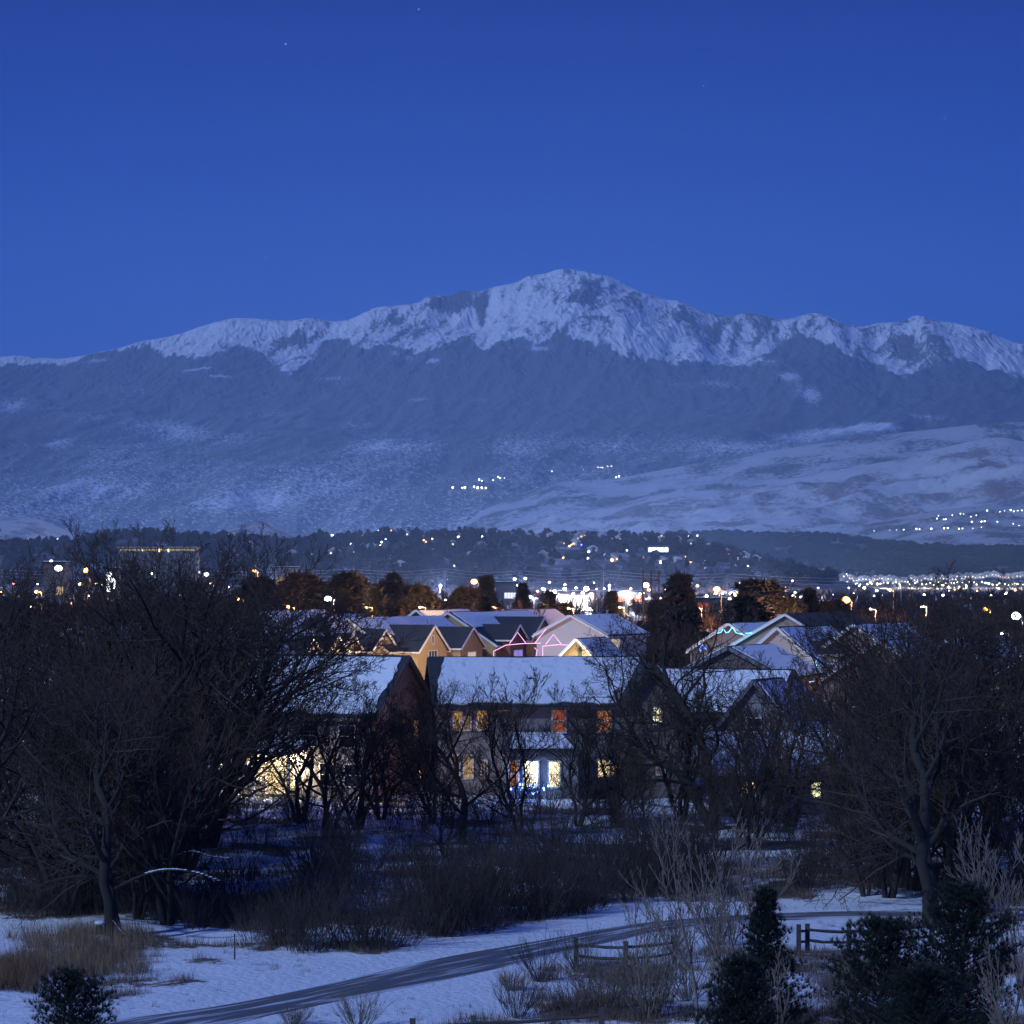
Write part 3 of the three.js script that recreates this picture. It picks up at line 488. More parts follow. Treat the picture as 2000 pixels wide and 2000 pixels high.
bough('thin arching bough with snow behind the bent bough', [air(262, 1712, 114), air(318, 1682, 117), air(352, 1668, 117), air(376, 1663, 117), air(412, 1673, 117), air(448, 1676, 117)], .045, .45);
bough('leaning pale stick at the foot of the forked tree', [air(254, 1846, 111), air(240, 1825, 111), air(230, 1812, 111), air(221, 1799, 111)], .04, .1);
{
  const p = onGround(195, 1835), t = thing('tree_stump', 'broken stump capped with snow at the foot of the forked tree', 'stump', p.x, 0, p.z), w = new Builder(); w.tube([V(0, -.1, 0), V(.02, .3, 0), V(-.03, .55, .02), V(-.02, .62, 0)], [.16, .13, .12, .02], 8); part('stump', w.geometry(), BARK, t);
  const s = new THREE.IcosahedronGeometry(.2, 2); s.scale(1.1, .5, 1); s.translate(0, .64, 0); part('snow_cap', s, SNOW_LUMP, t);
  const f = new THREE.IcosahedronGeometry(.5, 2); f.scale(1.2, .35, 1); f.translate(-.1, .05, .4); part('snow_heap', f, SNOW_LUMP, t);
}
{ const p = onGround(458, 1872); const w = new Builder(); w.tube([V(0, -.1, 0), V(.01, .4, 0), V(0, .9, 0)], [.035, .03, .028], 6); const o = single('marker_post', w.geometry(), WOOD, 'thin dark post standing alone in the snow by the trail', 'post'); o.position.set(p.x, 0, p.z); }
// ---------------------------------------------------------------- houses
function snowMaterial() {                                     // wind-packed snow: soft drifts, thin places where the shingle stains it
  const wave = (i, j) => { const x = i / 256 * 8, y = j / 256 * 8; return fbm(x, y, 4); }, map = colorTexture(256, 256, (i, j) => { const t = smooth(.25, .65, wave(i + 90, j) + .2 * noise(i / 3, j / 3)); return blend([.76, .78, .82], [.58, .59, .62], t); }), bump = colorTexture(256, 256, (i, j) => { const v = clamp(.5 + .5 * wave(i, j)); return [v, v, v]; });
  bump.colorSpace = THREE.NoColorSpace; for (const t of [map, bump]) t.wrapS = t.wrapT = THREE.MirroredRepeatWrapping;
  return new THREE.MeshStandardMaterial({ map, bumpMap: bump, bumpScale: .09, roughness: .95, side: THREE.DoubleSide });
}
const SHINGLE = mat(.035, .037, .045, .9), TRIM = mat(.75, .73, .7, .8), TAN = mat(.42, .29, .14, .9), TAN_BROWN = mat(.26, .165, .10, .9), BRICK_RED = mat(.2, .10, .075, .9), OFF_WHITE = mat(.58, .54, .5, .9), GREY_WALL = mat(.2, .185, .19, .9), BROWN_WALL = mat(.16, .12, .105, .9), GREEN_TAN = mat(.22, .17, .08, .9), ROOF_SNOW = snowMaterial(), DARK_GLASS = mat(.02, .022, .03, .15), METAL = mat(.3, .3, .32, .5), FRAME_WHITE = mat(.62, .6, .6, .7);
const WARM = glow(1, .74, .36, 1.5), AMBER = glow(1, .58, .16, .42), AMBER_DIM = glow(1, .55, .12, .2), CREAM = glow(1, .86, .55, 2.0), REDDISH = glow(1, .25, .1, .22), ORANGE = glow(1, .36, .12, .5), BRIGHT = glow(1, .9, .62, 3.2), LEMON = glow(1, .95, .55, 1.5), SHADE = glow(1, .8, .6, .62);
// a flat slab: polygon of coplanar corners, counter-clockwise from outside, thickened inward
function slab(corners, thick, lift = 0) {
  const a = corners[0], n = V(0, 0, 0); for (let k = 1; k < corners.length - 1; k++) n.add(corners[k].clone().sub(a).cross(corners[k + 1].clone().sub(a))); n.normalize();
  const u = corners[1].clone().sub(a).normalize(), v = n.clone().cross(u), flat = corners.map((c) => new THREE.Vector2(c.clone().sub(a).dot(u), c.clone().sub(a).dot(v)));
  const faces = THREE.ShapeUtils.triangulateShape(flat, []), top = corners.map((c) => c.clone().addScaledVector(n, lift + thick)), low = corners.map((c) => c.clone().addScaledVector(n, lift)), p = [];
  const add = (...q) => q.forEach((c) => p.push(c.x, c.y, c.z));
  for (const [i, j, k] of faces) { const up = flat[j].clone().sub(flat[i]).cross(flat[k].clone().sub(flat[i])) > 0; if (up) { add(top[i], top[j], top[k]); add(low[i], low[k], low[j]); } else { add(top[i], top[k], top[j]); add(low[i], low[j], low[k]); } }
  corners.forEach((_, k) => { const m = (k + 1) % corners.length; add(low[k], low[m], top[m]); add(low[k], top[m], top[k]); });
  const g = new THREE.BufferGeometry(), uv = []; for (let k = 0; k < p.length; k += 3) { const q = V(p[k], p[k + 1], p[k + 2]).sub(a); uv.push(q.dot(u) / 6, q.dot(v) / 6); } g.setAttribute('position', new THREE.Float32BufferAttribute(p, 3)); g.setAttribute('uv', new THREE.Float32BufferAttribute(uv, 2)); g.computeVertexNormals(); return g;
}
// snow on a roof slope with corners a b (ridge) c d (eave, under b and a); outline in shares of the slope, edges made uneven
function snowOn(h, [a, b, c, d], outline, seed, name = 'roof_snow') {
  const pts = [], r = random(seed), put = (u, v) => a.clone().lerp(b, clamp(u, .004, .996)).lerp(d.clone().lerp(c, clamp(u, .004, .996)), clamp(v, .01, .99));
  outline.forEach(([u, v], k) => { const [u2, v2] = outline[(k + 1) % outline.length], edge = (x) => x <= .012 || x >= .988; const straight = (edge(u) && edge(u2) && u === u2) || (edge(v) && edge(v2) && v === v2); const n = straight ? 1 : 5; for (let q = 0; q < n; q++) { const t = q / n, w = straight || !q ? 0 : .018; pts.push(put(lerp(u, u2, t) + (r() - .5) * w, lerp(v, v2, t) + (r() - .5) * w * 2)); } });
  return part(name, slab(pts, .09, .012), ROOF_SNOW, h);
}
const WHOLE = [[.01, .05], [.99, .05], [.99, .97], [.01, .97]];
// gabled block; along 'x' or 'z' is the ridge's direction
function gabled(h, along, x0, x1, z0, z1, low, eave, ridge, wall, o = {}) {
  const over = o.over ?? .4, T = .16, flip = along === 'z', P = (l, y, w) => flip ? V(w, y, l) : V(l, y, w);   // l along the ridge, w across
  const [l0, l1, w0, w1] = flip ? [z0, z1, x0, x1] : [x0, x1, z0, z1], wm = (w0 + w1) / 2, slope = (ridge - eave) / ((w1 - w0) / 2), drop = slope * over;
  const body = new THREE.Shape([[w0, low], [w1, low], [w1, eave], [wm, ridge], [w0, eave]].map(([x, y]) => new THREE.Vector2(x, y)));
  const g = new THREE.ExtrudeGeometry(body, { depth: l1 - l0, bevelEnabled: false }); if (flip) g.translate(0, 0, l0); else { g.rotateY(Math.PI / 2); g.scale(1, 1, -1); g.translate(l0, 0, 0); const a = g.attributes.position; for (let k = 0; k < a.count; k += 3) { const x = a.getX(k), y = a.getY(k), z = a.getZ(k); a.setXYZ(k, a.getX(k + 1), a.getY(k + 1), a.getZ(k + 1)); a.setXYZ(k + 1, x, y, z); } g.computeVertexNormals(); }
  part('wall', g, wall, h);
  const ends = [l0 - (o.near === false ? 0 : over), l1 + (o.far === false ? 0 : over)], slopes = [];
  for (const side of [w0, w1]) {
    const s = side === w0 ? w0 - over : w1 + over, q = [P(ends[0], ridge + .02, wm), P(ends[1], ridge + .02, wm), P(ends[1], eave - drop + .02, s), P(ends[0], eave - drop + .02, s)];
    const c = q.slice(); const n = c[1].clone().sub(c[0]).cross(c[2].clone().sub(c[0])); if (n.y < 0) c.reverse();
    const roof = part('roof', slab(c, T), o.roof || SHINGLE, h); slopes.push(q.map((p) => p.clone()));
    // gutter board along the eave
    const e = new THREE.BoxGeometry(flip ? .12 : ends[1] - ends[0], .2, flip ? ends[1] - ends[0] : .12); const m = P((ends[0] + ends[1]) / 2, eave - drop, s + (side === w0 ? -.04 : .04)); e.translate(m.x, m.y, m.z); part('gutter', e, o.trim || TRIM, roof);
    for (const [k, l] of ends.entries()) {                   // rake boards on the gable ends
      if ((k === 0 && o.near === false) || (k === 1 && o.far === false)) continue;
      const out = k ? .03 : -.03, ra = P(l + out, ridge + .08, wm), rb = P(l + out, eave - drop + .08, s), d = rb.clone().sub(ra), len = d.length(), b = new THREE.BoxGeometry(len, .28, .06); b.rotateZ(Math.atan2(d.y, flip ? d.x : d.z)); if (!flip) b.rotateY(-Math.PI / 2); const mid = ra.add(rb).multiplyScalar(.5); b.translate(mid.x, mid.y - .08, mid.z); part('rake_board', b, o.trim || TRIM, roof);
    }
  }
  return slopes;                                             // [slope on the low side, slope on the high side], each ridge-ridge-eave-eave
}
const up = (q, T = .16) => { const c = q.map((p) => p.clone()), n = c[1].clone().sub(c[0]).cross(c[2].clone().sub(c[0])).normalize(); if (n.y < 0) n.negate(); return c.map((p) => p.addScaledVector(n, T)); };
function snowSlope(h, slope, outline, seed) { let q = up(slope); const n = q[1].clone().sub(q[0]).cross(q[2].clone().sub(q[0])); let o = outline; if (n.y < 0) { q = [q[1], q[0], q[3], q[2]]; o = outline.map(([u, v]) => [1 - u, v]).reverse(); } const m = snowOn(h, q, o, seed); return m; }
// a window on a wall that faces +z (or +x): frame, pane and bars
function pane(h, face, u, y, w, high, at, glass, o = {}) {
  const fr = o.frame || FRAME_WHITE, t = .09, B = (a0, a1, b0, b1, c0, c1) => face === 'z' ? box(a0, a1, b0, b1, at + c0, at + c1) : box(at + c0, at + c1, b0, b1, -a1, -a0);
  const g = merged([B(u - w / 2 - t, u + w / 2 + t, y + high, y + high + t, .01, .09), B(u - w / 2 - t, u + w / 2 + t, y - t, y, .01, .1), B(u - w / 2 - t, u - w / 2, y, y + high, .01, .085), B(u + w / 2, u + w / 2 + t, y, y + high, .01, .085)]);
  const f = part('window', g, fr, h); part('window_pane', B(u - w / 2, u + w / 2, y, y + high, .012, .03), glass, f);
  for (let k = 1; k < (o.cols || 1); k++) part('mullion', B(u - w / 2 + w * k / o.cols - .025, u - w / 2 + w * k / o.cols + .025, y, y + high, .03, .06), fr, f);
  for (let k = 1; k < (o.rows || 1); k++) part('mullion', B(u - w / 2, u + w / 2, y + high * k / o.rows - .025, y + high * k / o.rows + .025, .031, .059), fr, f);
  return f;
}
function fan(h, x, y, w, at, glass) { const s = new THREE.Shape(); s.absarc(0, 0, w / 2, 0, Math.PI, false); const g = new THREE.ExtrudeGeometry(s, { depth: .05, bevelEnabled: false }); g.translate(x, y, at + .01); const r = new THREE.TorusGeometry(w / 2 + .03, .05, 6, 14, Math.PI); r.translate(x, y, at + .04); const f = part('window', r, FRAME_WHITE, h); part('window_pane', g, glass, f); }
const ventBox = (h, p) => { const g = new THREE.BoxGeometry(.34, .26, .34); g.translate(p.x, p.y + .12, p.z); part('roof_vent', g, mat(.1, .1, .11), h); };
const pipe = (h, x, y, z, hi) => { const g = new THREE.CylinderGeometry(.11, .11, hi, 10); g.translate(x, y + hi / 2, z); const p = part('flue', g, METAL, h); const c = new THREE.CylinderGeometry(.17, .17, .12, 10); c.translate(x, y + hi + .06, z); part('flue_cap', c, METAL, p); };
function lampLight(x, y, z, color, cd, size = 8) { const l = new THREE.PointLight(color, cd, 0, 2); l.position.set(x, y, z); l.castShadow = true; l.shadow.radius = size; l.name = 'lamp_light'; scene.add(l); return l; }
const C_WARM = rgb(1, .72, .38), C_SODIUM = rgb(1, .42, .12), C_WHITE = rgb(.9, .93, 1), C_BLUE = rgb(.12, .25, 1), C_PINK = rgb(1, .35, .75), C_CYAN = rgb(.15, .7, 1), C_CREAM = rgb(1, .85, .6);
const GRID = -.43;                                           // the streets run 25 degrees across the view

// the porch house, its long roof behind the bare trees
{
  const h = thing('house', 'grey two storey house with a brightly lit back porch', 'house', wx(700, 186), 0, -186, GRID);
  const s = gabled(h, 'x', -11, 1.1, -8.6, 0, -.5, 5.3, 8.85, GREY_WALL, { trim: BROWN_WALL });
  snowSlope(h, s[1], [[.01, .05], [.97, .05], [.985, .4], [.96, .7], [.985, .93], [.7, .97], [.55, .92], [.3, .97], [.01, .95]], 3); snowSlope(h, s[0], WHOLE, 4);
  for (const x of [-8, -4.6, -1.4]) ventBox(h, V(x, 8.35, -3.4));
  const g = slab([V(1.12, -.4, 0), V(1.12, -.4, -8.6), V(1.12, 5.2, -8.6), V(1.12, 8.7, -4.3), V(1.12, 5.2, 0)], .02); part('gable_wall', g, mat(.3, .2, .165), h);
  for (const [x, y, m] of [[-9, 3.2, DARK_GLASS], [-6.6, 3.2, DARK_GLASS], [-3.6, 3.2, DARK_GLASS], [-.8, 3.2, DARK_GLASS], [-2.2, .7, DARK_GLASS], [-.4, .7, DARK_GLASS]]) pane(h, 'z', x, y, 1.1, 1.35, 0, m, { rows: 2 });
  pane(h, 'x', 3, 3.4, .6, 1.1, 1.16, AMBER_DIM, { frame: BROWN_WALL }); pane(h, 'x', 5.8, 3.4, .6, 1.3, 1.16, AMBER, { frame: BROWN_WALL });
  // porch: lean-to roof on posts, lamp, patio door
  const roof = part('porch_roof', slab([V(-8.6, 3.25, .05), V(-8.6, 2.75, 3.3), V(-3.2, 2.75, 3.3), V(-3.2, 3.25, .05)], .2), SHINGLE, h); part('porch_snow', slab([V(-8.55, 3.47, .15), V(-8.55, 2.99, 3.25), V(-3.25, 2.99, 3.25), V(-3.25, 3.47, .15)], .1), ROOF_SNOW, roof);
  for (const x of [-8.4, -5.9, -3.4]) part('porch_post', box(x - .08, x + .08, -.3, 2.74, 3, 3.16), TRIM, h);
  pane(h, 'z', -5.7, .1, 2.0, 2.1, 0, WARM, { cols: 2 }); pane(h, 'z', -7.6, .9, .9, 1.1, 0, CREAM);
  const lampMesh = new THREE.SphereGeometry(.16, 12, 8); lampMesh.translate(-4.6, 2.35, .8); part('porch_lamp', lampMesh, glow(1, .86, .55, 40), h);
  const w = h.localToWorld(V(-4.6, 2.35, .8)); h.updateMatrixWorld(true); const q = V(-4.6, 2.35, .8).applyMatrix4(h.matrixWorld); lampLight(q.x, q.y, q.z, C_CREAM, 90);
  const q2 = V(-6.8, 2.3, 1.2).applyMatrix4(h.matrixWorld); const l2 = new THREE.SphereGeometry(.13, 12, 8); l2.translate(-6.8, 2.3, 1.2); part('porch_lamp', l2, glow(1, .8, .45, 16), h); lampLight(q2.x, q2.y, q2.z, C_WARM, 50);
}
// the long snowy house in the middle
{
  const D = 187, h = thing('house', 'long grey two storey house with red curtained windows and a snowy sun room', 'house', wx(1060, D), 0, -D, .1), m = D / F, X = (px) => (px - 1060) * m, Y = (py) => wy(py, D);
  const s = gabled(h, 'x', X(858), X(1262), -9.4, 0, -.5, Y(1376), 8.72, GREY_WALL, { trim: mat(.05, .05, .055) });
  snowSlope(h, s[1], [[.075, .04], [.985, .045], [.985, .9], [.8, .965], [.62, .93], [.5, .97], [.3, .94], [.02, .97], [.03, .5]], 8); snowSlope(h, s[0], WHOLE, 9);
  for (const px of [985, 1048, 1116, 1186]) ventBox(h, V(X(px), 8.36, -4.25));
  for (const [px, py, k] of [[1042, 1332, 1], [1034, 1322, .6], [1003, 1340, .6]]) { const y = Y(py), g = new THREE.IcosahedronGeometry(.22 * k, 1); g.scale(1.3, .6, 1); g.translate(X(px), y + .1, (y - Y(1376)) / (8.72 - Y(1376)) * -4.7 + .15); part('bare_roof_patch', g, SHINGLE, h); }
  for (const [px, w, py0, py1, g] of [[893, 14, 1390, 1424, AMBER], [912, 12, 1400, 1424, AMBER_DIM], [941, 18, 1386, 1424, AMBER], [1092, 25, 1386, 1430, REDDISH], [1181, 25, 1389, 1430, ORANGE]]) pane(h, 'z', X(px), Y(py1), w * m, (py1 - py0) * m, 0, g, { rows: 2 });
  fan(h, X(984), Y(1388), 19 * m, 0, AMBER); fan(h, X(1231), Y(1394), 15 * m, 0, WARM);
  for (const [px, w, py0, py1, g] of [[890, 12, 1475, 1512, AMBER_DIM], [914, 16, 1475, 1518, AMBER], [945, 9, 1485, 1518, AMBER_DIM], [1180, 22, 1486, 1518, WARM], [1203, 12, 1494, 1515, ORANGE]]) pane(h, 'z', X(px), Y(py1), w * m, (py1 - py0) * m, 0, g, { cols: 2 });
  // sun room with a hipped snowy roof
  part('sun_room_wall', box(X(978), X(1120), -.4, Y(1464), .005, 2.6), GREY_WALL, h);
  const e = Y(1464), t = Y(1446) + .35, a0 = X(972), a1 = X(1126), b0 = X(1002), b1 = X(1094), roof = part('sun_room_roof', slab([V(a0, e, 2.9), V(a1, e, 2.9), V(b1, t, .05), V(b0, t, .05)], .12), SHINGLE, h);
  part('sun_room_roof', slab([V(a0, e, .05), V(a0, e, 2.9), V(b0, t, .05)], .12), SHINGLE, h); part('sun_room_roof', slab([V(a1, e, 2.9), V(a1, e, .05), V(b1, t, .05)], .12), SHINGLE, h);
  part('sun_room_snow', slab([V(a0 + .5, e + .1, 2.75), V(a1 - .5, e + .1, 2.75), V(b1, t - .02, .22), V(b0, t - .02, .22)], .09, .13), ROOF_SNOW, roof);
  for (const [px, w, py0, py1, g] of [[995, 17, 1482, 1530, ORANGE], [1028, 28, 1482, 1531, BRIGHT], [1074, 21, 1483, 1531, CREAM]]) pane(h, 'z', X(px), Y(py1), w * m, (py1 - py0) * m, 2.6, g, { rows: 2 });
  // wing with a gable towards the creek
  const w0 = X(1218), w1 = X(1322), s2 = gabled(h, 'z', w0, w1, -8, 1.6, -.5, Y(1366), Y(1300), BROWN_WALL, { near: false, trim: mat(.06, .05, .05) });
  snowSlope(h, s2[1], WHOLE, 12);
  pane(h, 'z', X(1278), Y(1412), 15 * m, 31 * m, 1.6, LEMON, {}); pane(h, 'z', X(1285), Y(1510), 14 * m, 24 * m, 1.6, AMBER_DIM, { cols: 2 });
  h.updateMatrixWorld(true);
  const bl = V(X(1020), .9, 3.4).applyMatrix4(h.matrixWorld);
  const lights = thing('string_lights', 'blue holiday lights on the bushes below the bright sun room window', 'lights', bl.x, 0, bl.z), r = random(3);
  for (let k = 0; k < 26; k++) { const g = new THREE.SphereGeometry(.045 + .03 * r(), 8, 6); g.translate((r() - .45) * 2.6, .35 + r() * .7, (r() - .5) * .6); part('bulb', g, glow(.1, .22, 1, k % 5 ? 14 : 30), lights); }
  lampLight(bl.x, .9, bl.z + .3, C_BLUE, 5); lampLight(bl.x + 1.6, .8, bl.z + .3, rgb(.3, .7, 1), 3);
}
{ const d = 181, x = wx(822, d), y = 1.9, l = thing('garden_lamp', 'warm garden lamp between the porch house and the long house', 'lamp', x, 0, -d), p = new THREE.CylinderGeometry(.03, .04, y, 8); p.translate(0, y / 2, 0); part('pole', p, METAL, l); const b = new THREE.SphereGeometry(.1, 10, 8); b.translate(0, y + .05, 0); part('lamp', b, glow(1, .7, .4, 4), l); lampLight(x, y + .05, -d, rgb(1, .66, .42), 34, 5); }
// houses across the garden on the other side
{
  const D = 226, m = D / F, h = thing('house', 'brown gabled house with one orange lit side wall', 'house', wx(1425, D), 0, -D, GRID), Y = (py) => wy(py, D);
  const s = gabled(h, 'z', -4.4, 4.4, -9, 0, -.5, 6.4, 8.6, BROWN_WALL, { trim: GREY_WALL });
  snowSlope(h, s[1], WHOLE, 15); snowSlope(h, s[0], WHOLE, 16);
  part('side_wall', box(4.41, 4.44, 0, 6.2, -8.9, -.2), mat(.3, .17, .085), h);
  pane(h, 'z', 0, 3.2, 1.2, 1.5, 0, DARK_GLASS, { rows: 2 }); pane(h, 'x', 4, 3.0, 1, 1.4, 4.45, DARK_GLASS, { rows: 2 });
  h.updateMatrixWorld(true); const q = V(5.4, 3.1, -5.5).applyMatrix4(h.matrixWorld), g = new THREE.SphereGeometry(.12, 10, 8); g.translate(4.7, 3.0, -5.5); part('wall_lamp', g, glow(1, .55, .18, 9), h); lampLight(q.x, q.y - .3, q.z, rgb(1, .48, .14), 14);
  const h2 = thing('house', 'low grey house with a snowy cross gable in front of the orange lit wall', 'house', wx(1400, 205), 0, -205, GRID);
  const s1 = gabled(h2, 'x', -7, 4, -8, 0, -.5, 4.6, 7.4, GREY_WALL, { trim: BROWN_WALL }); snowSlope(h2, s1[1], WHOLE, 17);
  const s2 = gabled(h2, 'z', 1, 6.5, -6, 2.4, -.5, 3.6, 6.9, mat(.24, .22, .22), { near: false, trim: GREY_WALL }); snowSlope(h2, s2[1], WHOLE, 18); snowSlope(h2, s2[0], [[.01, .05], [.6, .05], [.5, .97], [.01, .97]], 19);
  const low = part('lean_to_roof', slab([V(6.5, 3.2, 2.2), V(10, 2.4, 2.2), V(10, 2.4, -5), V(6.5, 3.2, -5)], .15), SHINGLE, h2); part('lean_to_snow', slab([V(6.6, 3.3, 2.1), V(9.9, 2.55, 2.1), V(9.9, 2.55, -4.9), V(6.6, 3.3, -4.9)], .1, .06), ROOF_SNOW, low); part('lean_to_wall', box(6.5, 9.6, -.5, 2.45, -5, 1.9), BRICK_RED, h2);
  pane(h2, 'z', -4, 1.2, 1.2, 1.3, 0, DARK_GLASS); pane(h2, 'z', 3.7, 3.1, 1, 1.2, 2.4, DARK_GLASS, { rows: 2 });
  // single storey house behind the right grove
  const h3 = thing('house', 'single storey house with a wide snowy roof and two lit windows', 'house', wx(1560, 172), 0, -172, -.06), M = 172 / F, X = (px) => (px - 1560) * M, Q = (py) => wy(py, 172);
  const s3 = gabled(h3, 'x', X(1385), X(1730), -8, 0, -.5, Q(1516), 4.6, mat(.26, .25, .27), { trim: mat(.1, .1, .1) }); snowSlope(h3, s3[1], WHOLE, 21); snowSlope(h3, s3[0], WHOLE, 22);
  for (const [px, w, py0, py1, g] of [[1461, 26, 1523, 1554, WARM], [1594, 17, 1528, 1557, LEMON], [1723, 8, 1526, 1550, AMBER], [1530, 20, 1525, 1555, DARK_GLASS], [1650, 24, 1525, 1555, DARK_GLASS]]) pane(h3, 'z', X(px), Q(py1), w * M, (py1 - py0) * M, 0, g, { cols: px === 1461 ? 2 : 1, rows: 2 });
  const g5 = new THREE.SphereGeometry(.07, 8, 6); g5.translate(X(1360), .9, .4); part('garden_lamp', g5, glow(1, .8, .5, 10), h3);
  // next house along
  const h4 = thing('house', 'pale house with a snowy lean roof beside the cottonwood grove', 'house', wx(2010, 178), 0, -178, -.06); const s4 = gabled(h4, 'x', -2.8, 8, -8, 0, -.5, 2.3, 5.4, mat(.45, .44, .45), { trim: GREY_WALL }); snowSlope(h4, s4[1], WHOLE, 23); pane(h4, 'z', 1, .8, 1.1, 1.1, 0, DARK_GLASS);
  const h5 = thing('house', 'tan two storey house lit beside the cottonwood grove', 'house', wx(2030, 215), 0, -215, GRID); const s5 = gabled(h5, 'z', -4, 4, -10, 0, -.5, 6.4, 8.8, TAN, {}); snowSlope(h5, s5[1], WHOLE, 24); snowSlope(h5, s5[0], WHOLE, 25); pane(h5, 'z', -1.5, 3.5, 1, 1.3, 0, DARK_GLASS, { rows: 2 });
  lampLight(wx(1975, 206), 5.6, -206, C_WARM, 24);
  { const l = thing('street_lamp', 'garden path lamp before the tan house', 'lamp', wx(1975, 206), 0, -206); const p = new THREE.CylinderGeometry(.05, .07, 5.5, 8); p.translate(0, 2.75, 0); part('pole', p, METAL, l); const b = new THREE.SphereGeometry(.18, 10, 8); b.translate(0, 5.6, 0); part('lamp', b, glow(1, .72, .38, 8), l); }
  const h6 = thing('house', 'small house with one warm shuttered window in the grove', 'house', wx(30, 190), 0, -190, .1); const s6 = gabled(h6, 'x', -6, 3, -8, 0, -.5, 5.2, 8, GREY_WALL, {}); snowSlope(h6, s6[1], WHOLE, 26); pane(h6, 'z', .5, wy(1457, 190), .9, .92, 0, glow(1, .68, .28, 1.3), { cols: 3, rows: 2 }); pane(h6, 'z', -1.6, wy(1372, 190), .8, .7, 0, AMBER_DIM);
  const h7 = thing('house', 'brown house with a steep gable seen through the grove branches', 'house', wx(1720, 240), 0, -240, GRID); const s7 = gabled(h7, 'z', -5, 5, -12, 0, -.5, 5.6, 8.8, mat(.3, .2, .15), {}); snowSlope(h7, s7[1], WHOLE, 27); snowSlope(h7, s7[0], WHOLE, 28); pane(h7, 'z', -2, 3.4, 1.1, 1.4, 0, DARK_GLASS, { rows: 2 }); pane(h7, 'z', 2, 3.4, 1.1, 1.4, 0, DARK_GLASS, { rows: 2 });
  const h8 = thing('house', 'reddish house with a long snowy roof behind the cottonwood grove', 'house', wx(1860, 250), 0, -250, GRID); const s8 = gabled(h8, 'z', -5, 5, -14, 0, -.5, 5.4, 8.9, mat(.28, .19, .17), {}); snowSlope(h8, s8[1], WHOLE, 29); snowSlope(h8, s8[0], WHOLE, 30); pane(h8, 'z', 0, 3.2, 1.2, 1.4, 0, AMBER_DIM, { rows: 2 });
  lampLight(wx(1760, 228), 6.2, -228, C_WARM, 26); lampLight(wx(1800, 238), 5.8, -238, C_WARM, 20);
  for (const [px, d, label] of [[1760, 228, 'warm street lamp before the brown steep gabled house'], [1800, 238, 'warm street lamp before the reddish house']]) { const l = thing('street_lamp', label, 'lamp', wx(px, d), 0, -d); const p = new THREE.CylinderGeometry(.05, .07, 6, 8); p.translate(0, 2.9, 0); part('pole', p, METAL, l); const b = new THREE.SphereGeometry(.16, 10, 8); b.translate(0, px === 1760 ? 6.2 : 5.8, 0); part('lamp', b, glow(1, .72, .38, 6), l); }
}
// ---------------------------------------------------------------- the tan row across the street, 340 m off
// cross gables look along local +x; zc is their middle on the long side
function rowHouse(label, px, d, half, length, eave, ridge, wall, o) {
  const h = thing('house', label, 'house', wx(px, d), 0, -d, GRID);
  let s;
  if (o.hip) {
    const e = eave - .3, A = V(-half - .4, e, .4), B = V(half + .4, e, .4), C = V(half + .4, e, -length), Dd = V(-half - .4, e, -length), R = V(0, ridge, -half), S = V(0, ridge, -length + half);
    part('wall', box(-half, half, -.5, eave - .3, -length + .3, 0), wall, h);
    for (const q of [[A, B, R], [B, C, S, R], [C, Dd, S], [Dd, A, R, S]]) part('roof', slab(q, .16), SHINGLE, h);
    const fas = part('gutter', merged([box(-half - .5, half + .5, e - .12, e + .1, .38, .48)]), TRIM, h); part('gutter', box(half + .38, half + .48, e - .12, e + .1, -length, .4), TRIM, h);
    snowSlope(h, [S, R, B, C], o.snow || WHOLE, px);
  } else { s = gabled(h, 'z', -half, half, -length, 0, -.5, eave, ridge, wall, { trim: TRIM }); snowSlope(h, s[1], o.snow || WHOLE, px); snowSlope(h, s[0], WHOLE, px + 1); }
  for (const [zc, w, reach, peak, skin, snow] of o.cross) {
    const e2 = peak - w / 2 * .72, q = gabled(h, 'x', half * .2, half + reach, zc - w / 2, zc + w / 2, -.5, e2, peak, skin || wall, { near: false, over: .35, trim: TRIM });
    if (snow) snowSlope(h, q[0], snow, px + zc);
  }
  for (const [zc, y, w, hi, at, g, oo] of o.windows || []) pane(h, 'x', -zc, y, w, hi, at, g, oo || {});
  for (const [x, z, hi] of o.flues || []) pipe(h, x, ridge - Math.abs(x) * (ridge - eave) / half - .1, z, hi);
  h.updateMatrixWorld(true); return h;
}
const melted = [[.0, .02], [.5, .02], [.92, .05], [.7, .35], [.66, .62], [.42, .60], [.3, .9], [.01, .97]];
rowHouse('house with a dark hipped roof end and reddish front gables', 588, 338, 4.6, 18, 5.7, 9.8, BRICK_RED, { hip: true, cross: [[-2.8, 4.4, .4, 7.5, mat(.24, .15, .11)], [-8.9, 6.4, 1.6, 7.9, mat(.3, .2, .14)]], windows: [[-2.8, 3.2, 1.2, 1.5, 5.02, DARK_GLASS, { cols: 2 }], [-5.3, 3.6, 1.2, 1.4, 4.62, AMBER_DIM, { cols: 2 }], [-8.9, 3.4, 2.4, 1.6, 6.22, SHADE, { cols: 2, rows: 2 }], [-8.9, 6.0, 1.2, .8, 6.22, BRICK_RED, {}], [-14, 3.2, 1.4, 1.5, 4.62, DARK_GLASS, { cols: 2 }]] });
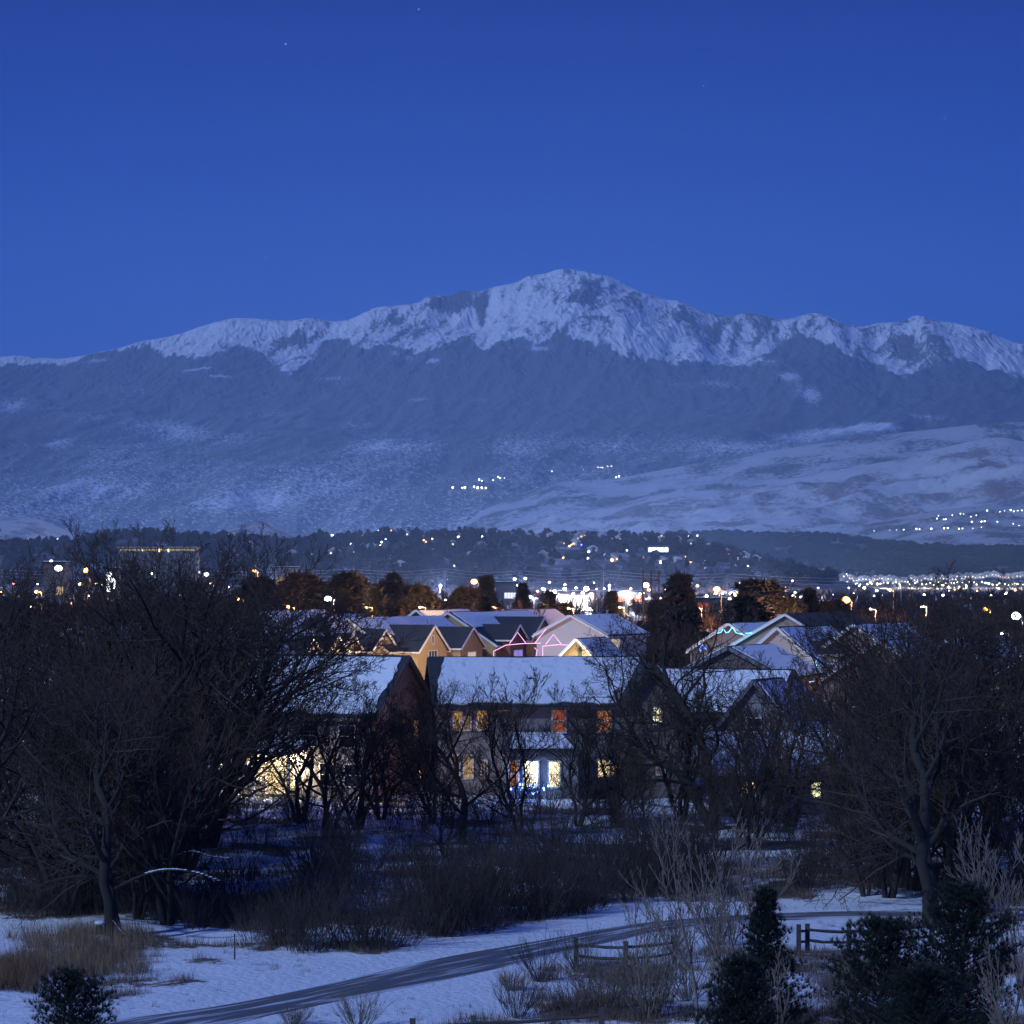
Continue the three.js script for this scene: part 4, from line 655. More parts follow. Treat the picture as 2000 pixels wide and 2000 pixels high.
rowHouse('tan duplex with two pale trimmed front gables and melted roof snow', 681, 345, 5.2, 25, 5.5, 9.2, TAN, { snow: [[.02, .02], [.98, .02], [.98, .3], [.8, .35], [.72, .9], [.55, .98], [.3, .5], [.02, .6]], cross: [[-7.5, 8, 2.2, 8.3, TAN], [-18.8, 6.4, 2.0, 7.9, TAN]], windows: [[-7.5, 3.0, 2.2, 2.3, 7.42, DARK_GLASS, { cols: 3, rows: 3 }], [-7.5, 6.2, .5, .9, 7.42, BRICK_RED], [-18.8, 3.4, 2.2, 1.5, 7.22, SHADE, { cols: 3 }], [-13.2, 3.2, 1.6, 1.5, 5.22, DARK_GLASS, { cols: 2 }]], flues: [[-1, -4, 1], [1.5, -18, .8]] });
rowHouse('tan house outlined with pink and violet holiday lights', 877, 372, 6.6, 24, 5.6, 9.6, TAN, { snow: [[.02, .04], [.98, .04], [.98, .5], [.7, .4], [.6, .95], [.4, .97], [.22, .6], [.02, .85]], cross: [[-3.7, 4.6, 1.4, 8.0, BRICK_RED], [-10.5, 7.6, 1.8, 8.9, TAN], [-14.6, 5, 2.2, 7.8, BRICK_RED, [[.02, .1], [.98, .1], [.98, .95], [.02, .95]]]], windows: [[-3.7, 2.6, 2.6, 2.2, 8.02, glow(.32, .25, 1, .7), { cols: 2 }], [-9.3, 2.6, 1.2, 2.4, 8.42, DARK_GLASS], [-14.6, 2.5, 2.2, 2.4, 8.82, glow(.8, .4, .8, .5), { cols: 2 }]] });
rowHouse('tall off white house with a clipped gable and one shaded window', 1116, 359, 4.7, 13, 7.0, 9.4, OFF_WHITE, { cross: [], windows: [[-2.6, 4.4, 2.8, 2.1, 4.72, SHADE, { cols: 3 }]], flues: [[1.2, -6, .9], [.6, -10, .9]] });
rowHouse('olive tan garage house with a dark edged gable and a tall vent', 1128, 340, 2.6, 8, 4.4, 6.9, GREEN_TAN, { cross: [] });
{ const h = scene.children.find((o) => o.userData.label?.startsWith('olive tan garage')); part('wall_vent', box(.2, .55, 3.1, 6.0, .02, .1), mat(.02, .05, .04), h); }
rowHouse('low pale roofed house behind the dark hipped roof', 520, 395, 5.5, 16, 5.6, 9.6, GREY_WALL, { cross: [] });
rowHouse('snow roofed house showing between the tan duplex ridges', 815, 420, 5, 16, 5.6, 9.4, BROWN_WALL, { cross: [] });
rowHouse('blue roofed house behind the pink lit house', 985, 440, 5.5, 18, 5.6, 9.2, BROWN_WALL, { cross: [] });
rowHouse('house with lit cream gable and a big dark roof beyond the blue icicle lights', 1535, 330, 7, 22, 6.0, 9.9, mat(.33, .25, .2), { snow: [[.02, .5], [.3, .4], [.5, .97], [.02, .97]], cross: [] });
rowHouse('pale house with two small steep front gables and a snowy roof', 1520, 300, 4.6, 16, 5.0, 8.9, mat(.5, .42, .36), { cross: [[-4, 3, 1.4, 7.4, mat(.5, .42, .36)], [-8.5, 3.4, 1.8, 7.6, mat(.5, .42, .36)]], windows: [[-4, 3.2, 1.2, 1.3, 6.05, DARK_GLASS]] });
rowHouse('house with icicle lights along its gutters', 1425, 345, 5, 18, 5.4, 8.6, mat(.2, .16, .15), { cross: [[-5, 4, 1.4, 7.4], [-10, 4.4, 1.6, 7.8]] });
rowHouse('snow roofed house behind the grove crowns', 1670, 300, 5, 16, 5.6, 9.2, mat(.3, .22, .18), { cross: [] });
rowHouse('snow roofed house beyond the office side of the grove', 150, 330, 6, 18, 5.2, 8.6, GREY_WALL, { cross: [] });
rowHouse('snow roofed house half hidden behind the tallest slender tree', 330, 300, 6, 18, 5.0, 8.8, GREY_WALL, { cross: [] });
rowHouse('pale gabled house beside the dark hipped roof', 455, 320, 5, 18, 5.0, 8.2, mat(.36, .3, .27), { cross: [[-6, 4.5, 1.5, 7.2], [-12, 4.5, 1.5, 7.4]] });
// strings of coloured lights: thin glowing lines hung along gutters and gables
function lightString(label, material, lines, lamps) {
  const t = thing('string_lights', label, 'lights', 0, 0, 0); for (const pts of lines) { const b = new Builder(); b.tube(pts, pts.map(() => .034), 5); part('light_string', b.geometry(), material, t); } for (const [p, c, cd] of lamps) lampLight(p.x, p.y, p.z, c, cd, 20);
}
const on = (px, py, d) => air(px, py, d);
lightString('pink and violet light strings along the tan house gutters', glow(1, .42, .85, 2.4), [[on(964, 1285, 352), on(964, 1272, 352), on(988, 1260, 352), on(1020, 1257, 352), on(1056, 1256, 352)], [on(995, 1257, 351.5), on(1011, 1235, 351.5), on(1027, 1256, 351.5)], [on(1044, 1257, 351), on(1066, 1229, 351)], [on(1066, 1258, 350), on(1081, 1239, 350), on(1096, 1258, 350)], [on(1060, 1286, 350.5), on(1060, 1262, 350.5), on(1090, 1259, 349.5), on(1118, 1260, 349.5)], [on(1108, 1286, 349.5), on(1108, 1262, 349.5)], [on(1046, 1286, 350.5), on(1049, 1270, 350.5), on(1044, 1265, 350.5)]], [[on(1000, 1268, 349), C_PINK, 16], [on(1082, 1266, 347), rgb(1, .45, .4), 6], [on(1015, 1275, 349), rgb(.5, .2, 1), 22]]);
lightString('cyan icicle light string zigzagging over small gables', glow(.12, .62, 1, 5), [[on(1400, 1237, 331), on(1408, 1235, 331), on(1413, 1228, 331), on(1418, 1236, 331), on(1424, 1234, 331), on(1430, 1225, 331), on(1438, 1236, 331), on(1450, 1239, 331)], [on(1456, 1237, 331), on(1469, 1236, 331)]], [[on(1430, 1240, 329), C_CYAN, 9]]);
lightString('deep blue light cluster on a small gable by the crooked tree', glow(.06, .2, 1, 5), [[on(1364, 1270, 240), on(1372, 1259, 240), on(1380, 1269, 240)], [on(1367, 1271, 240), on(1378, 1264, 240)]], [[on(1372, 1268, 238.5), C_BLUE, 10]]);
lightString('hanging blue and white light strand beside the orange lit wall', glow(.25, .6, 1, 3), [[on(1597, 1284, 214), on(1594, 1294, 214), on(1595, 1304, 214)], [on(1581, 1332, 212), on(1591, 1330, 212)]], []);
// lamps along the street in front of the row
for (const [px, d, cd, c, label] of [[800, 325, 420, rgb(1, .74, .42), 'warm street lamp before the tan duplex'], [905, 334, 400, rgb(1, .74, .42), 'warm street lamp between the tan duplex and the pink lit house'], [715, 322, 240, rgb(1, .6, .3), 'warm street lamp before the reddish front gables'], [1150, 338, 380, rgb(1, .78, .55), 'pale street lamp before the off white house'], [1500, 285, 110, rgb(1, .7, .45), 'warm street lamp before the small steep gables']]) {
  const y = wy(1325, d), l = thing('street_lamp', label, 'lamp', wx(px, d), 0, -d); const p = new THREE.CylinderGeometry(.05, .08, y, 8); p.translate(0, y / 2, 0); part('pole', p, METAL, l); const b = new THREE.SphereGeometry(.14, 10, 8); b.translate(0, y + .1, 0); part('lamp', b, glow(c.r, c.g, c.b, 5), l); lampLight(wx(px, d), y + .1, -d, c, cd, 10);
}
console.log('houses done');
// ---------------------------------------------------------------- trees of the town
function townTree(seed, o) {                                 // a bare crown coarse enough for half a kilometre
  const r = random(seed), b = new Builder();
  b.tube([V(0, -.3, 0), V(.1, 2, 0), V(0, 4.5, .1)], [.22, .17, .08], 5);
  for (let k = 0; k < o.limbs; k++) {
    const a = k * 2.4 + r(), y = lerp(1.5, 4.6, r()), d = V(Math.cos(a), o.rise + r() * .6, Math.sin(a)).normalize(), len = o.len * (.6 + .5 * r()), p0 = V(0, y, 0), p1 = p0.clone().addScaledVector(d, len * .5), p2 = p1.clone().addScaledVector(d.clone().add(V(0, .5, 0)).normalize(), len * .5); b.tube([p0, p1, p2], [.08, .06, .03], 3);
    for (let q = 0; q < o.twigs; q++) { const t = .2 + .8 * r(), c = t < .5 ? p0.clone().lerp(p1, t * 2) : p1.clone().lerp(p2, t * 2 - 1), e = d.clone().add(V((r() - .5) * 1.8, .3 + .6 * r(), (r() - .5) * 1.8)).normalize(), l = .7 + 1.1 * r(), s = V(e.z, .1, -e.x).normalize().multiplyScalar(.035); b.tri(c.clone().sub(s), c.clone().add(s), c.clone().addScaledVector(e, l), s.clone().cross(e).normalize()); }
  }
  return b.geometry();
}
function conifer(seed, high, wide, shape, n, leafSize) {     // clumps of needles round a trunk
  const r = random(seed), w = new Builder(), b = new Builder(); w.tube([V(0, -.3, 0), V(0, high * .5, 0), V(0, high * .96, 0)], [high * .022, high * .015, .02], 6);
  for (let k = 0; k < n; k++) {
    const t = Math.pow(r(), .85), y = high * lerp(.1, .99, t), a = r() * 6.283, q = wide / 2 * shape(t) * Math.sqrt(.25 + .75 * r()) * (.8 + .35 * r()) * clamp(.88 + .95 * noise(Math.cos(a) * 1.6 + seed, Math.sin(a) * 1.6 + t * 7), .35, 1.4), c = V(Math.cos(a) * q, y, Math.sin(a) * q);
    for (let m = 0; m < 5; m++) { const d = V(Math.cos(a) * .8 + (r() - .5) * 1.4, (r() - .6) * 1.1, Math.sin(a) * .8 + (r() - .5) * 1.4).normalize(), s = V(d.z, (r() - .5), -d.x).normalize().multiplyScalar(leafSize * .22), l = leafSize * (.7 + .6 * r()); b.tri(c.clone().sub(s), c.clone().add(s), c.clone().addScaledVector(d, l), s.clone().cross(d).normalize()); }
  }
  return [w.geometry(), b.geometry()];
}
const SPRUCE_GREEN = mat(.03, .04, .035), PINE_GREEN = mat(.035, .035, .03);
{
  const rounded = conifer(61, 11, 7.2, (t) => Math.pow(Math.sin(Math.PI * clamp(.12 + .84 * t)), .55), 2400, 1.1), spire = conifer(62, 11, 5.5, (t) => lerp(1, .04, t) * (.8 + .3 * Math.abs(Math.sin(t * 22))), 1700, .9), column = conifer(66, 11, 3.5, (t) => Math.pow(Math.sin(Math.PI * clamp(.2 + .76 * t)), .5), 1800, .9), flat = conifer(63, 11, 8, (t) => .35 + .65 * Math.abs(Math.sin(t * 9.5)) * (1 - .4 * t), 1500, 1.1);
  const kinds = { column: [column, 4.6, PINE_GREEN], rounded: [rounded, 7.2, PINE_GREEN], spire: [spire, 5.5, SPRUCE_GREEN], flat: [flat, 8, PINE_GREEN] };
  for (const [kind, px, top, d, label] of [
    ['rounded', 590, 1122, 470, 'broad round dark pine lit orange from below by a street lamp'], ['rounded', 685, 1122, 480, 'largest round dark pine beside the white floodlight'], ['spire', 730, 1150, 450, 'pointed grey spruce in front of the largest round pine'], ['rounded', 765, 1137, 500, 'round dark pine beside the pointed dark spruce'], ['rounded', 808, 1145, 490, 'low round dark pine behind the melted snow roof'], ['spire', 767, 1120, 520, 'tall pointed dark spruce behind two round pines'],
    ['spire', 950, 1124, 520, 'pointed dark spruce beside the orange lamp globe'], ['rounded', 908, 1150, 500, 'dense dark pine below the pointed spruce'], ['spire', 945, 1165, 450, 'short narrow spruce behind the roofs'], ['spire', 1020, 1140, 600, 'dark spruce beside the dark store front'], ['spire', 1073, 1155, 560, 'slim spruce in front of the blazing lot lights'], ['spire', 1195, 1155, 520, 'dark pointed spruce to the side of the blazing lot lights'], ['spire', 1060, 1180, 470, 'narrow dark spruce behind the pink lit house'], ['rounded', 1100, 1180, 500, 'round dark tree under the blazing lot lights'],
    ['column', 1328, 1122, 430, 'tall dark juniper behind the crooked bare tree'], ['column', 1285, 1172, 440, 'dark juniper beside the off white house'], ['flat', 1484, 1134, 430, 'dark flat tiered pine beside the floodlit lot'], ['spire', 1580, 1150, 440, 'small pointed dark pine between two glowing walls'], ['rounded', 1538, 1170, 430, 'small dark pine beside the flat tiered pine'], ['rounded', 1460, 1165, 420, 'low dark pine at the foot of the flat tiered pine'], ['rounded', 1625, 1175, 440, 'low dark pine beside the orange lamp'], ['rounded', 500, 1132, 480, 'dark pine half hidden behind the grove crowns'],
  ]) { const [g, own, m] = kinds[kind], h = wy(top, d) + .5, t = thing('conifer', label, 'tree', wx(px, d), -.5, -d, px); t.scale.setScalar(h / 11); part('trunk', g[0], PINE_BARK, t); part('crown', g[1], m, t); }
  const r = random(71), forms2 = [townTree(81, { limbs: 22, rise: .5, len: 3.6, twigs: 26 }), townTree(82, { limbs: 26, rise: .9, len: 4.2, twigs: 24 })], sets = [[], []], pines = [];
  for (let k = 0; k < 2600; k++) {
    const d = lerp(400, 2300, Math.pow(r(), 1.25)), px = lerp(-150, 2150, r()), x = wx(px, d), s = lerp(.62, 1.2, r()) * (d > 900 ? .9 : 1.05), t = .7 + .6 * r();
    if (fbm(x / 90, d / 120, 2) < -.25) continue;
    if (d > 800 && px > 980 && px < 1330 && r() < .6) continue;
    if (r() < .2) pines.push([x, -.6, -d, r() * 6, s * .75, s * .8, [1, 1, 1]]); else sets[k % 2].push([x, -.6, -d, r() * 6, s, s * 1.05, [t, t * .95, t * .95]]);
  }
  copies('town_trees', forms2[0], TWIG_RED, sets[0], 'bare brown trees filling the town beyond the houses', 'trees'); copies('town_trees', forms2[1], TWIG, sets[1], 'bare upright trees filling the town beyond the houses', 'trees');
  const small = conifer(64, 9, 5.5, (t) => lerp(1, .1, t * t), 160, 1.6), smallGeo = merged([small[0], small[1]]), wide = conifer(65, 8, 7.5, (t) => Math.pow(Math.sin(Math.PI * clamp(.15 + .8 * t)), .6), 200, 1.8), wideGeo = merged([wide[0], wide[1]]);
  copies('town_pines', wideGeo, PINE_GREEN, pines, 'scattered dark pines of the town', 'trees');
  const a = [], b = [], c = [];
  for (let k = 0; k < 5200; k++) {
    const d = lerp(2300, 3900, r()), px = lerp(-150, 1640, r()), x = wx(px, d), y = hillHeight(x, -d); if (y < 1.5) continue;
    const n = fbm(x / 110 + 5, d / 150, 3), s = lerp(.7, 1.35, r()); if (n < -.18 && d < 3450) continue; if (px > 1040 && n < .0 && r() < .6) continue;
    const t = .8 + .5 * r(); (r() < .4 ? a : r() < .7 ? b : c).push([x, y - .5, -d, r() * 6, s, s * (.85 + .3 * r()), [t, t, t]]);
  }
  copies('hill_pines', smallGeo, PINE_GREEN, a, 'dark pines covering the city hill', 'trees'); copies('hill_pines', wideGeo, PINE_GREEN, b, 'round dark pines covering the city hill', 'trees'); copies('hill_trees', forms2[0], TWIG, c, 'bare trees covering the city hill', 'trees');
  const w = []; for (let k = 0; k < 3600; k++) { const d = lerp(5150, 6050, r()), px = lerp(1200, 2150, r()), x = wx(px, d), y = woodHeight(x, -d); if (y < 13 || fbm(x / 120, d / 120, 2) > .3) continue; const s = lerp(1, 1.7, r()); w.push([x, y - 1, -d, r() * 6, s * 1.2, s, [1, 1, 1]]); }
  copies('far_wood', wideGeo, PINE_GREEN, w, 'dark wood on the hill behind the lit valley', 'wood');
}
console.log('town trees done');

// ---------------------------------------------------------------- lamps of the street and the town
const DARK_METAL = mat(.05, .05, .055, .6);
function streetLamp(px, py, d, color, size, k, cd, label, group, name = 'street_lamp') {
  const x = wx(px, d), y = wy(py, d), ground = d > 2250 && d < 4300 ? hillHeight(x, -d) : -.6, t = thing(name, label, 'lamp', x, ground, -d, 0, group), h = Math.max(1.5, y - ground);
  const p = new THREE.CylinderGeometry(.07, .11, h, 7); p.translate(.9, h / 2, 0); part('pole', p, DARK_METAL, t);
  const arm = new THREE.CylinderGeometry(.045, .045, 1, 6); arm.rotateZ(Math.PI / 2); arm.translate(.45, h - .04, 0); part('arm', arm, DARK_METAL, t);
  const head = new THREE.SphereGeometry(size * (d < 1000 ? 1.3 : 1.15), 14, 10); head.scale(1, .8, 1); head.translate(0, h, 0); part('lamp', head, glow(color.r, color.g, color.b, d < 1000 ? k * .5 : k), t);
  if (cd) lampLight(x, y, -d + size + .15, color, cd * 4, 12);
}
const SOD = rgb(1, .40, .10), WHT = rgb(.85, .9, 1), CRM = rgb(1, .86, .6);
for (const [px, py, d, c, s, k, cd, label] of [
  [168, 1114, 640, SOD, .55, 14, 900, 'large orange lamp globe above the reddish bare trees'], [157, 1141, 600, SOD, .35, 10, 500, 'orange lamp below the large orange globe'], [71, 1156, 500, SOD, .3, 9, 420, 'small orange lamp glowing among reddish trees'], [464, 1170, 420, SOD, .22, 8, 120, 'small orange lamp among the grove crowns'], [497, 1115, 800, SOD, .4, 9, 700, 'orange lamp beside a lit wall corner'],
  [544, 1150, 600, rgb(1, .6, .75), .3, 8, 200, 'pinkish lamp beside the broad round pine'], [563, 1186, 430, SOD, .26, 12, 380, 'orange lamp behind the dark hipped roof'], [641, 1170, 455, WHT, .42, 40, 480, 'white floodlight between two round pines'], [780, 1140, 640, rgb(1, .6, .35), .38, 12, 300, 'orange lamp globe behind the low round pine'], [765, 1120, 900, rgb(.8, .8, .3), .35, 5, 200, 'greenish yellow lamp above the pointed spruce'],
  [926, 1136, 640, SOD, .55, 14, 700, 'round orange lamp globe beside the pointed spruce'], [993, 1202, 420, rgb(1, .6, .18), .42, 26, 360, 'brightest orange lamp behind the pink lit house'], [1035, 1166, 700, rgb(.5, .65, 1), .4, 14, 300, 'bluish lamp before the dark store front'], [1400, 1151, 560, SOD, .5, 18, 600, 'large orange lamp behind the crooked bare tree'], [1440, 1161, 600, rgb(1, .6, .3), .55, 18, 500, 'orange lamp beside the flat tiered pine'],
  [1652, 1172, 480, SOD, .52, 20, 520, 'large orange lamp behind the cottonwood grove crowns'], [1738, 1152, 700, SOD, .4, 10, 400, 'orange lamp over the cottonwood grove'], [1924, 1190, 480, SOD, .3, 9, 260, 'small orange lamp among the cottonwood grove crowns'], [1984, 1203, 400, rgb(.75, .85, 1), .5, 34, 420, 'blazing white lamp beyond the cottonwood grove'], [1957, 1237, 330, WHT, .16, 9, 60, 'small white lamp below the blazing white lamp'],
  [297, 1120, 800, WHT, .3, 9, 200, 'white lamp behind the tall slender tree'], [353, 1163, 480, rgb(.5, .8, .9), .17, 6, 40, 'small bluish lamp seen through the slender tree'], [715, 1186, 430, rgb(1, .45, .1), .14, 10, 320, 'hidden orange lamp lighting the foot of the largest pine'],
]) streetLamp(px, py, d, c, s, k, cd, label);
for (const [px, py, d] of [[60, 1185, 520], [130, 1175, 560], [210, 1170, 600], [520, 1196, 455], [610, 1196, 440], [700, 1180, 560], [820, 1186, 470], [870, 1172, 560], [960, 1186, 480], [1040, 1192, 450], [1110, 1188, 470], [1210, 1186, 480], [1300, 1180, 520], [1360, 1188, 470], [1470, 1186, 480], [1560, 1200, 420], [1700, 1190, 480], [1800, 1185, 520]])
  streetLamp(px, py, d, rgb(1, .5, .24), .14, 8, 420, 'added low orange street light half hidden behind roofs and bare trees', 'added low street lights behind the roofs');  // unseen lamps added to light the brown town trees
// lots and shops in the middle of the town
function shop(name, label, px0, px1, py0, py1, d, wall, o = {}) {
  const x0 = wx(px0, d), x1 = wx(px1, d), y0 = o.base ? wy(o.base, d) : -.6, y1 = wy(py0, d) - y0 - .6, t = thing(name, label, o.category || 'building', (x0 + x1) / 2, y0, -d, o.turn || 0), w = (x1 - x0) / 2, deep = o.deep || Math.max(12, w), h = y1 + .6;
  part('wall', box(-w, w, 0, h, -deep, 0), wall, t); const roof = part('roof', box(-w - .4, w + .4, h + .003, h + .5, -deep - .4, .4), o.roof || SHINGLE, t); if (o.snow !== false) part('roof_snow', box(-w, w, h + .505, h + .75, -deep, 0), ROOF_SNOW, roof);
  for (const [u0, u1, v0, v1, m, n] of o.lit || []) for (let k = 0; k < (n || 1); k++) { const a = lerp(-w, w, u0 + (u1 - u0) * (k + .08) / (n || 1)), b = lerp(-w, w, u0 + (u1 - u0) * (k + .92) / (n || 1)); part('lit_window', box(a, b, h * v0, h * v1, .02, .12), m, t); }
  return t;
}
const FLOOD = glow(.95, .95, 1, 5), FLOOD_WARM = glow(1, .9, .72, 2.4), SIGN_RED = glow(1, .16, .06, 3), SIGN_VIOLET = glow(.5, .25, 1, 3), DIM_WARM = glow(1, .7, .4, .5);
shop('store', 'blazing white lit store front in the middle of the town', 1090, 1162, 1157, 1180, 1250, OFF_WHITE, { lit: [[.02, .98, .1, .85, FLOOD, 6]] });
shop('store', 'dark store front with one glowing white sign', 968, 1010, 1139, 1170, 1100, mat(.1, .1, .13), { lit: [[.4, .95, .55, .72, glow(.8, .88, 1, 1.2), 4], [.2, .9, .25, .35, glow(.6, .7, 1, .35), 5]] });
shop('store', 'low store with orange and red signs behind the three tall posts', 1205, 1256, 1156, 1175, 1300, BROWN_WALL, { lit: [[.05, .3, .5, .8, SIGN_RED, 2], [.4, .6, .3, .7, FLOOD_WARM, 2], [.65, .95, .5, .8, SIGN_RED, 2]] });
shop('store', 'low store with a bright red sign beside the crooked bare tree', 1355, 1420, 1170, 1190, 1000, BROWN_WALL, { lit: [[.1, .45, .45, .8, SIGN_RED, 2], [.55, .95, .2, .6, FLOOD_WARM, 3]] });
shop('warehouse', 'white wall with glowing panels as floodlight beside the small pointed pine', 1540, 1572, 1177, 1195, 900, OFF_WHITE, { lit: [[.08, .92, .15, .9, FLOOD, 3]] });  // emissive panels put the floodlight into the wall itself
shop('warehouse', 'white wall with glowing panels as floodlight on the other side of the small pointed pine', 1588, 1622, 1177, 1193, 920, OFF_WHITE, { lit: [[.04, .96, .2, .9, FLOOD, 3]] });  // panels glow here in place of light falling on the wall
shop('office_block', 'pale concrete office block with a lit roof edge behind the slender tree', 231, 382, 1070, 1125, 1150, mat(.16, .155, .16), { snow: false, roof: mat(.36, .31, .26), deep: 14, lit: [[.02, .99, .955, .985, glow(1, .8, .5, .34), 26], [.52, .56, .94, .985, glow(1, .8, .4, 3), 1], [.64, .66, .94, .985, glow(1, .8, .4, 3), 1], [.3, .32, .95, .985, glow(1, .8, .4, 2), 1]] });
shop('apartment_block', 'orange lit flat roofed apartment block before the city hill', 536, 582, 1109, 1130, 1500, mat(.36, .3, .27), { lit: [[.05, .95, .3, .75, glow(1, .62, .3, .5), 7]] });
shop('warehouse', 'long low building with a row of lights under its eaves', 615, 665, 1138, 1150, 900, mat(.3, .28, .26), { lit: [[.03, .97, .45, .8, glow(1, .9, .6, 1.6), 7]] });
shop('church', 'white lit hall behind reddish bare trees', 85, 126, 1100, 1130, 900, BROWN_WALL, { lit: [[.6, .95, .5, .62, DIM_WARM, 2]] });
shop('store', 'white lit store beside the office block', 205, 228, 1112, 1130, 900, BROWN_WALL, { lit: [[.1, .9, .6, .85, FLOOD, 2]] });
shop('hall', 'long bright hall on the city hill', 1266, 1306, 1068, 1080, 2900, OFF_WHITE, { base: 1079, lit: [[.02, .98, .15, .8, glow(.85, .8, 1, 6), 5]] });
for (const [px, py, d, c, s, k, cd] of [[1083, 1156, 1150, WHT, .7, 40, 3000], [1103, 1150, 1220, WHT, .6, 30, 2000], [1145, 1150, 1200, rgb(1, .85, 1), .9, 40, 3000], [1138, 1158, 1150, WHT, .5, 30, 0], [1120, 1160, 1180, WHT, .5, 30, 2500], [1155, 1160, 1190, WHT, .5, 30, 0], [1160, 1138, 1500, WHT, .3, 12, 0], [1222, 1156, 1300, rgb(.6, .8, 1), .5, 20, 900], [1262, 1143, 1200, rgb(1, 1, .95), 1.0, 26, 1200], [1267, 1152, 1250, SOD, .6, 16, 0], [1250, 1160, 1250, WHT, .4, 20, 0], [1246, 1166, 1200, WHT, .5, 20, 900], [1213, 1158, 1250, rgb(1, .25, .12), .6, 12, 900], [1232, 1150, 1350, rgb(1, .5, .4), .5, 10, 0], [1300, 1150, 1200, rgb(1, .7, .5), .5, 10, 700], [1290, 1168, 1100, rgb(1, .4, .3), .4, 10, 0], [1180, 1150, 1400, WHT, .4, 10, 0], [1330, 1160, 1100, WHT, .4, 12, 0], [1060, 1150, 1250, WHT, .5, 16, 900], [1075, 1166, 1100, rgb(.9, .9, 1), .6, 22, 900], [1425, 1170, 950, WHT, .4, 12, 0],
  [1005, 1131, 1700, CRM, .7, 12, 0], [1026, 1130, 1700, rgb(1, .75, .5), .7, 12, 0], [1530, 1168, 900, WHT, .45, 22, 900], [1550, 1165, 950, WHT, .5, 22, 0], [1565, 1166, 950, WHT, .45, 20, 0], [1520, 1178, 800, WHT, .45, 30, 900], [1590, 1166, 1000, WHT, .4, 16, 0], [1620, 1178, 900, WHT, .4, 16, 0], [1380, 1164, 1000, WHT, .4, 16, 0], [1475, 1169, 800, WHT, .3, 12, 0], [1411, 1159, 900, WHT, .35, 12, 0], [628, 1145, 880, CRM, .4, 14, 300], [655, 1147, 880, rgb(1, .95, .7), .55, 22, 400], [114, 1110, 860, WHT, .9, 10, 0], [100, 1096, 900, WHT, .4, 6, 0], [213, 1122, 860, WHT, .7, 10, 0], [403, 1122, 900, WHT, .6, 10, 300], [390, 1118, 900, WHT, .35, 8, 0], [410, 1140, 850, WHT, .3, 8, 0]])
  streetLamp(px, py, d, c, s, k, cd, 'bright lot light over the shops of the town', 'lot lights of the town', 'lot_light');
for (let k = 0, r = random(123); k < 100; k++) { const d = lerp(1300, 2250, r()), px = [lerp(1000, 1700, r()), lerp(1640, 2040, r()), lerp(-20, 700, r())][k % 3], py = HORIZON + (k % 3 === 1 ? lerp(14, 40, r()) : lerp(4, 42, r())), c = [CRM, WHT, SOD, rgb(1, .8, .45), rgb(1, .3, .15)][Math.floor(r() * 4.3)]; streetLamp(px, py, d, c, .32 + .35 * r(), 8 + 14 * r(), 0, 'small distant town light among the bare trees', 'small lights of the town', 'town_light'); }

// ---------------------------------------------------------------- power line and three tall posts
{
  const poleWood = mat(.4, .37, .36), D = 1450, tops = [[-60, 1112], [340, 1114], [688, 1113], [869, 1112], [1015, 1116], [1179, 1116], [1420, 1122], [1760, 1128]], ys = [0, -1.5, -3.2];
  tops.forEach(([px, py], k) => { const y = wy(py, D), t = thing('power_pole', 'pale utility pole with three crossarms carrying the town power line', 'pole', wx(px, D), -.6, -D, 0, 'poles of the town power line'); const p = new THREE.CylinderGeometry(.16, .22, y + .6, 7); p.translate(0, (y + .6) / 2, 0); part('pole', p, poleWood, t); ys.forEach((q) => { part('crossarm', box(-1.3, 1.3, y + q - .1, y + q + .12, -.1, .1), poleWood, t); for (const x of [-1.2, 1.2]) part('insulator', box(x - .1, x + .1, y + q + .125, y + q + .4, -.1, .1), poleWood, t); }); });
  for (let w = 0; w < 5; w++) { const b = new Builder(), q = [0, 0, -1.5, -1.5, -3.2][w], z = w % 2 ? 1.2 : -1.2; for (let k = 0; k < tops.length - 1; k++) { const a = V(wx(tops[k][0], D) + z * .2, wy(tops[k][1], D) + q + .4, -D + z), c = V(wx(tops[k + 1][0], D) + z * .2, wy(tops[k + 1][1], D) + q + .4, -D + z), p = []; for (let i = 0; i <= 10; i++) { const t = i / 10; p.push(a.clone().lerp(c, t).add(V(0, -1.4 * Math.sin(Math.PI * t), 0))); } b.tube(p, p.map(() => .05), 4); } single('power_wire', b.geometry(), mat(.55, .52, .55, .4), 'thin slack wire strung along the town power poles', 'wire', 'wires of the town power line'); }
  const d2 = 560, t = thing('pole_structure', 'three tall dark posts joined by a crossbar above the town lights', 'pole', wx(1272, d2), -.6, -d2);
  for (const px of [1256, 1272, 1287]) { const y = wy(1117, d2) + .6, p = new THREE.CylinderGeometry(.14, .17, y, 8); p.translate((px - 1272) / F * d2, y / 2, 0); part('post', p, mat(.05, .045, .045), t); const c = box((px - 1272) / F * d2 - .2, (px - 1272) / F * d2 + .2, y, y + .25, -.2, .2); part('post_cap', c, mat(.05, .045, .045), t); }
  part('crossbar', box((1254 - 1272) / F * d2, (1290 - 1272) / F * d2, wy(1134, d2) + .5, wy(1134, d2) + .72, -.3, -.18), mat(.05, .045, .045), t);
}

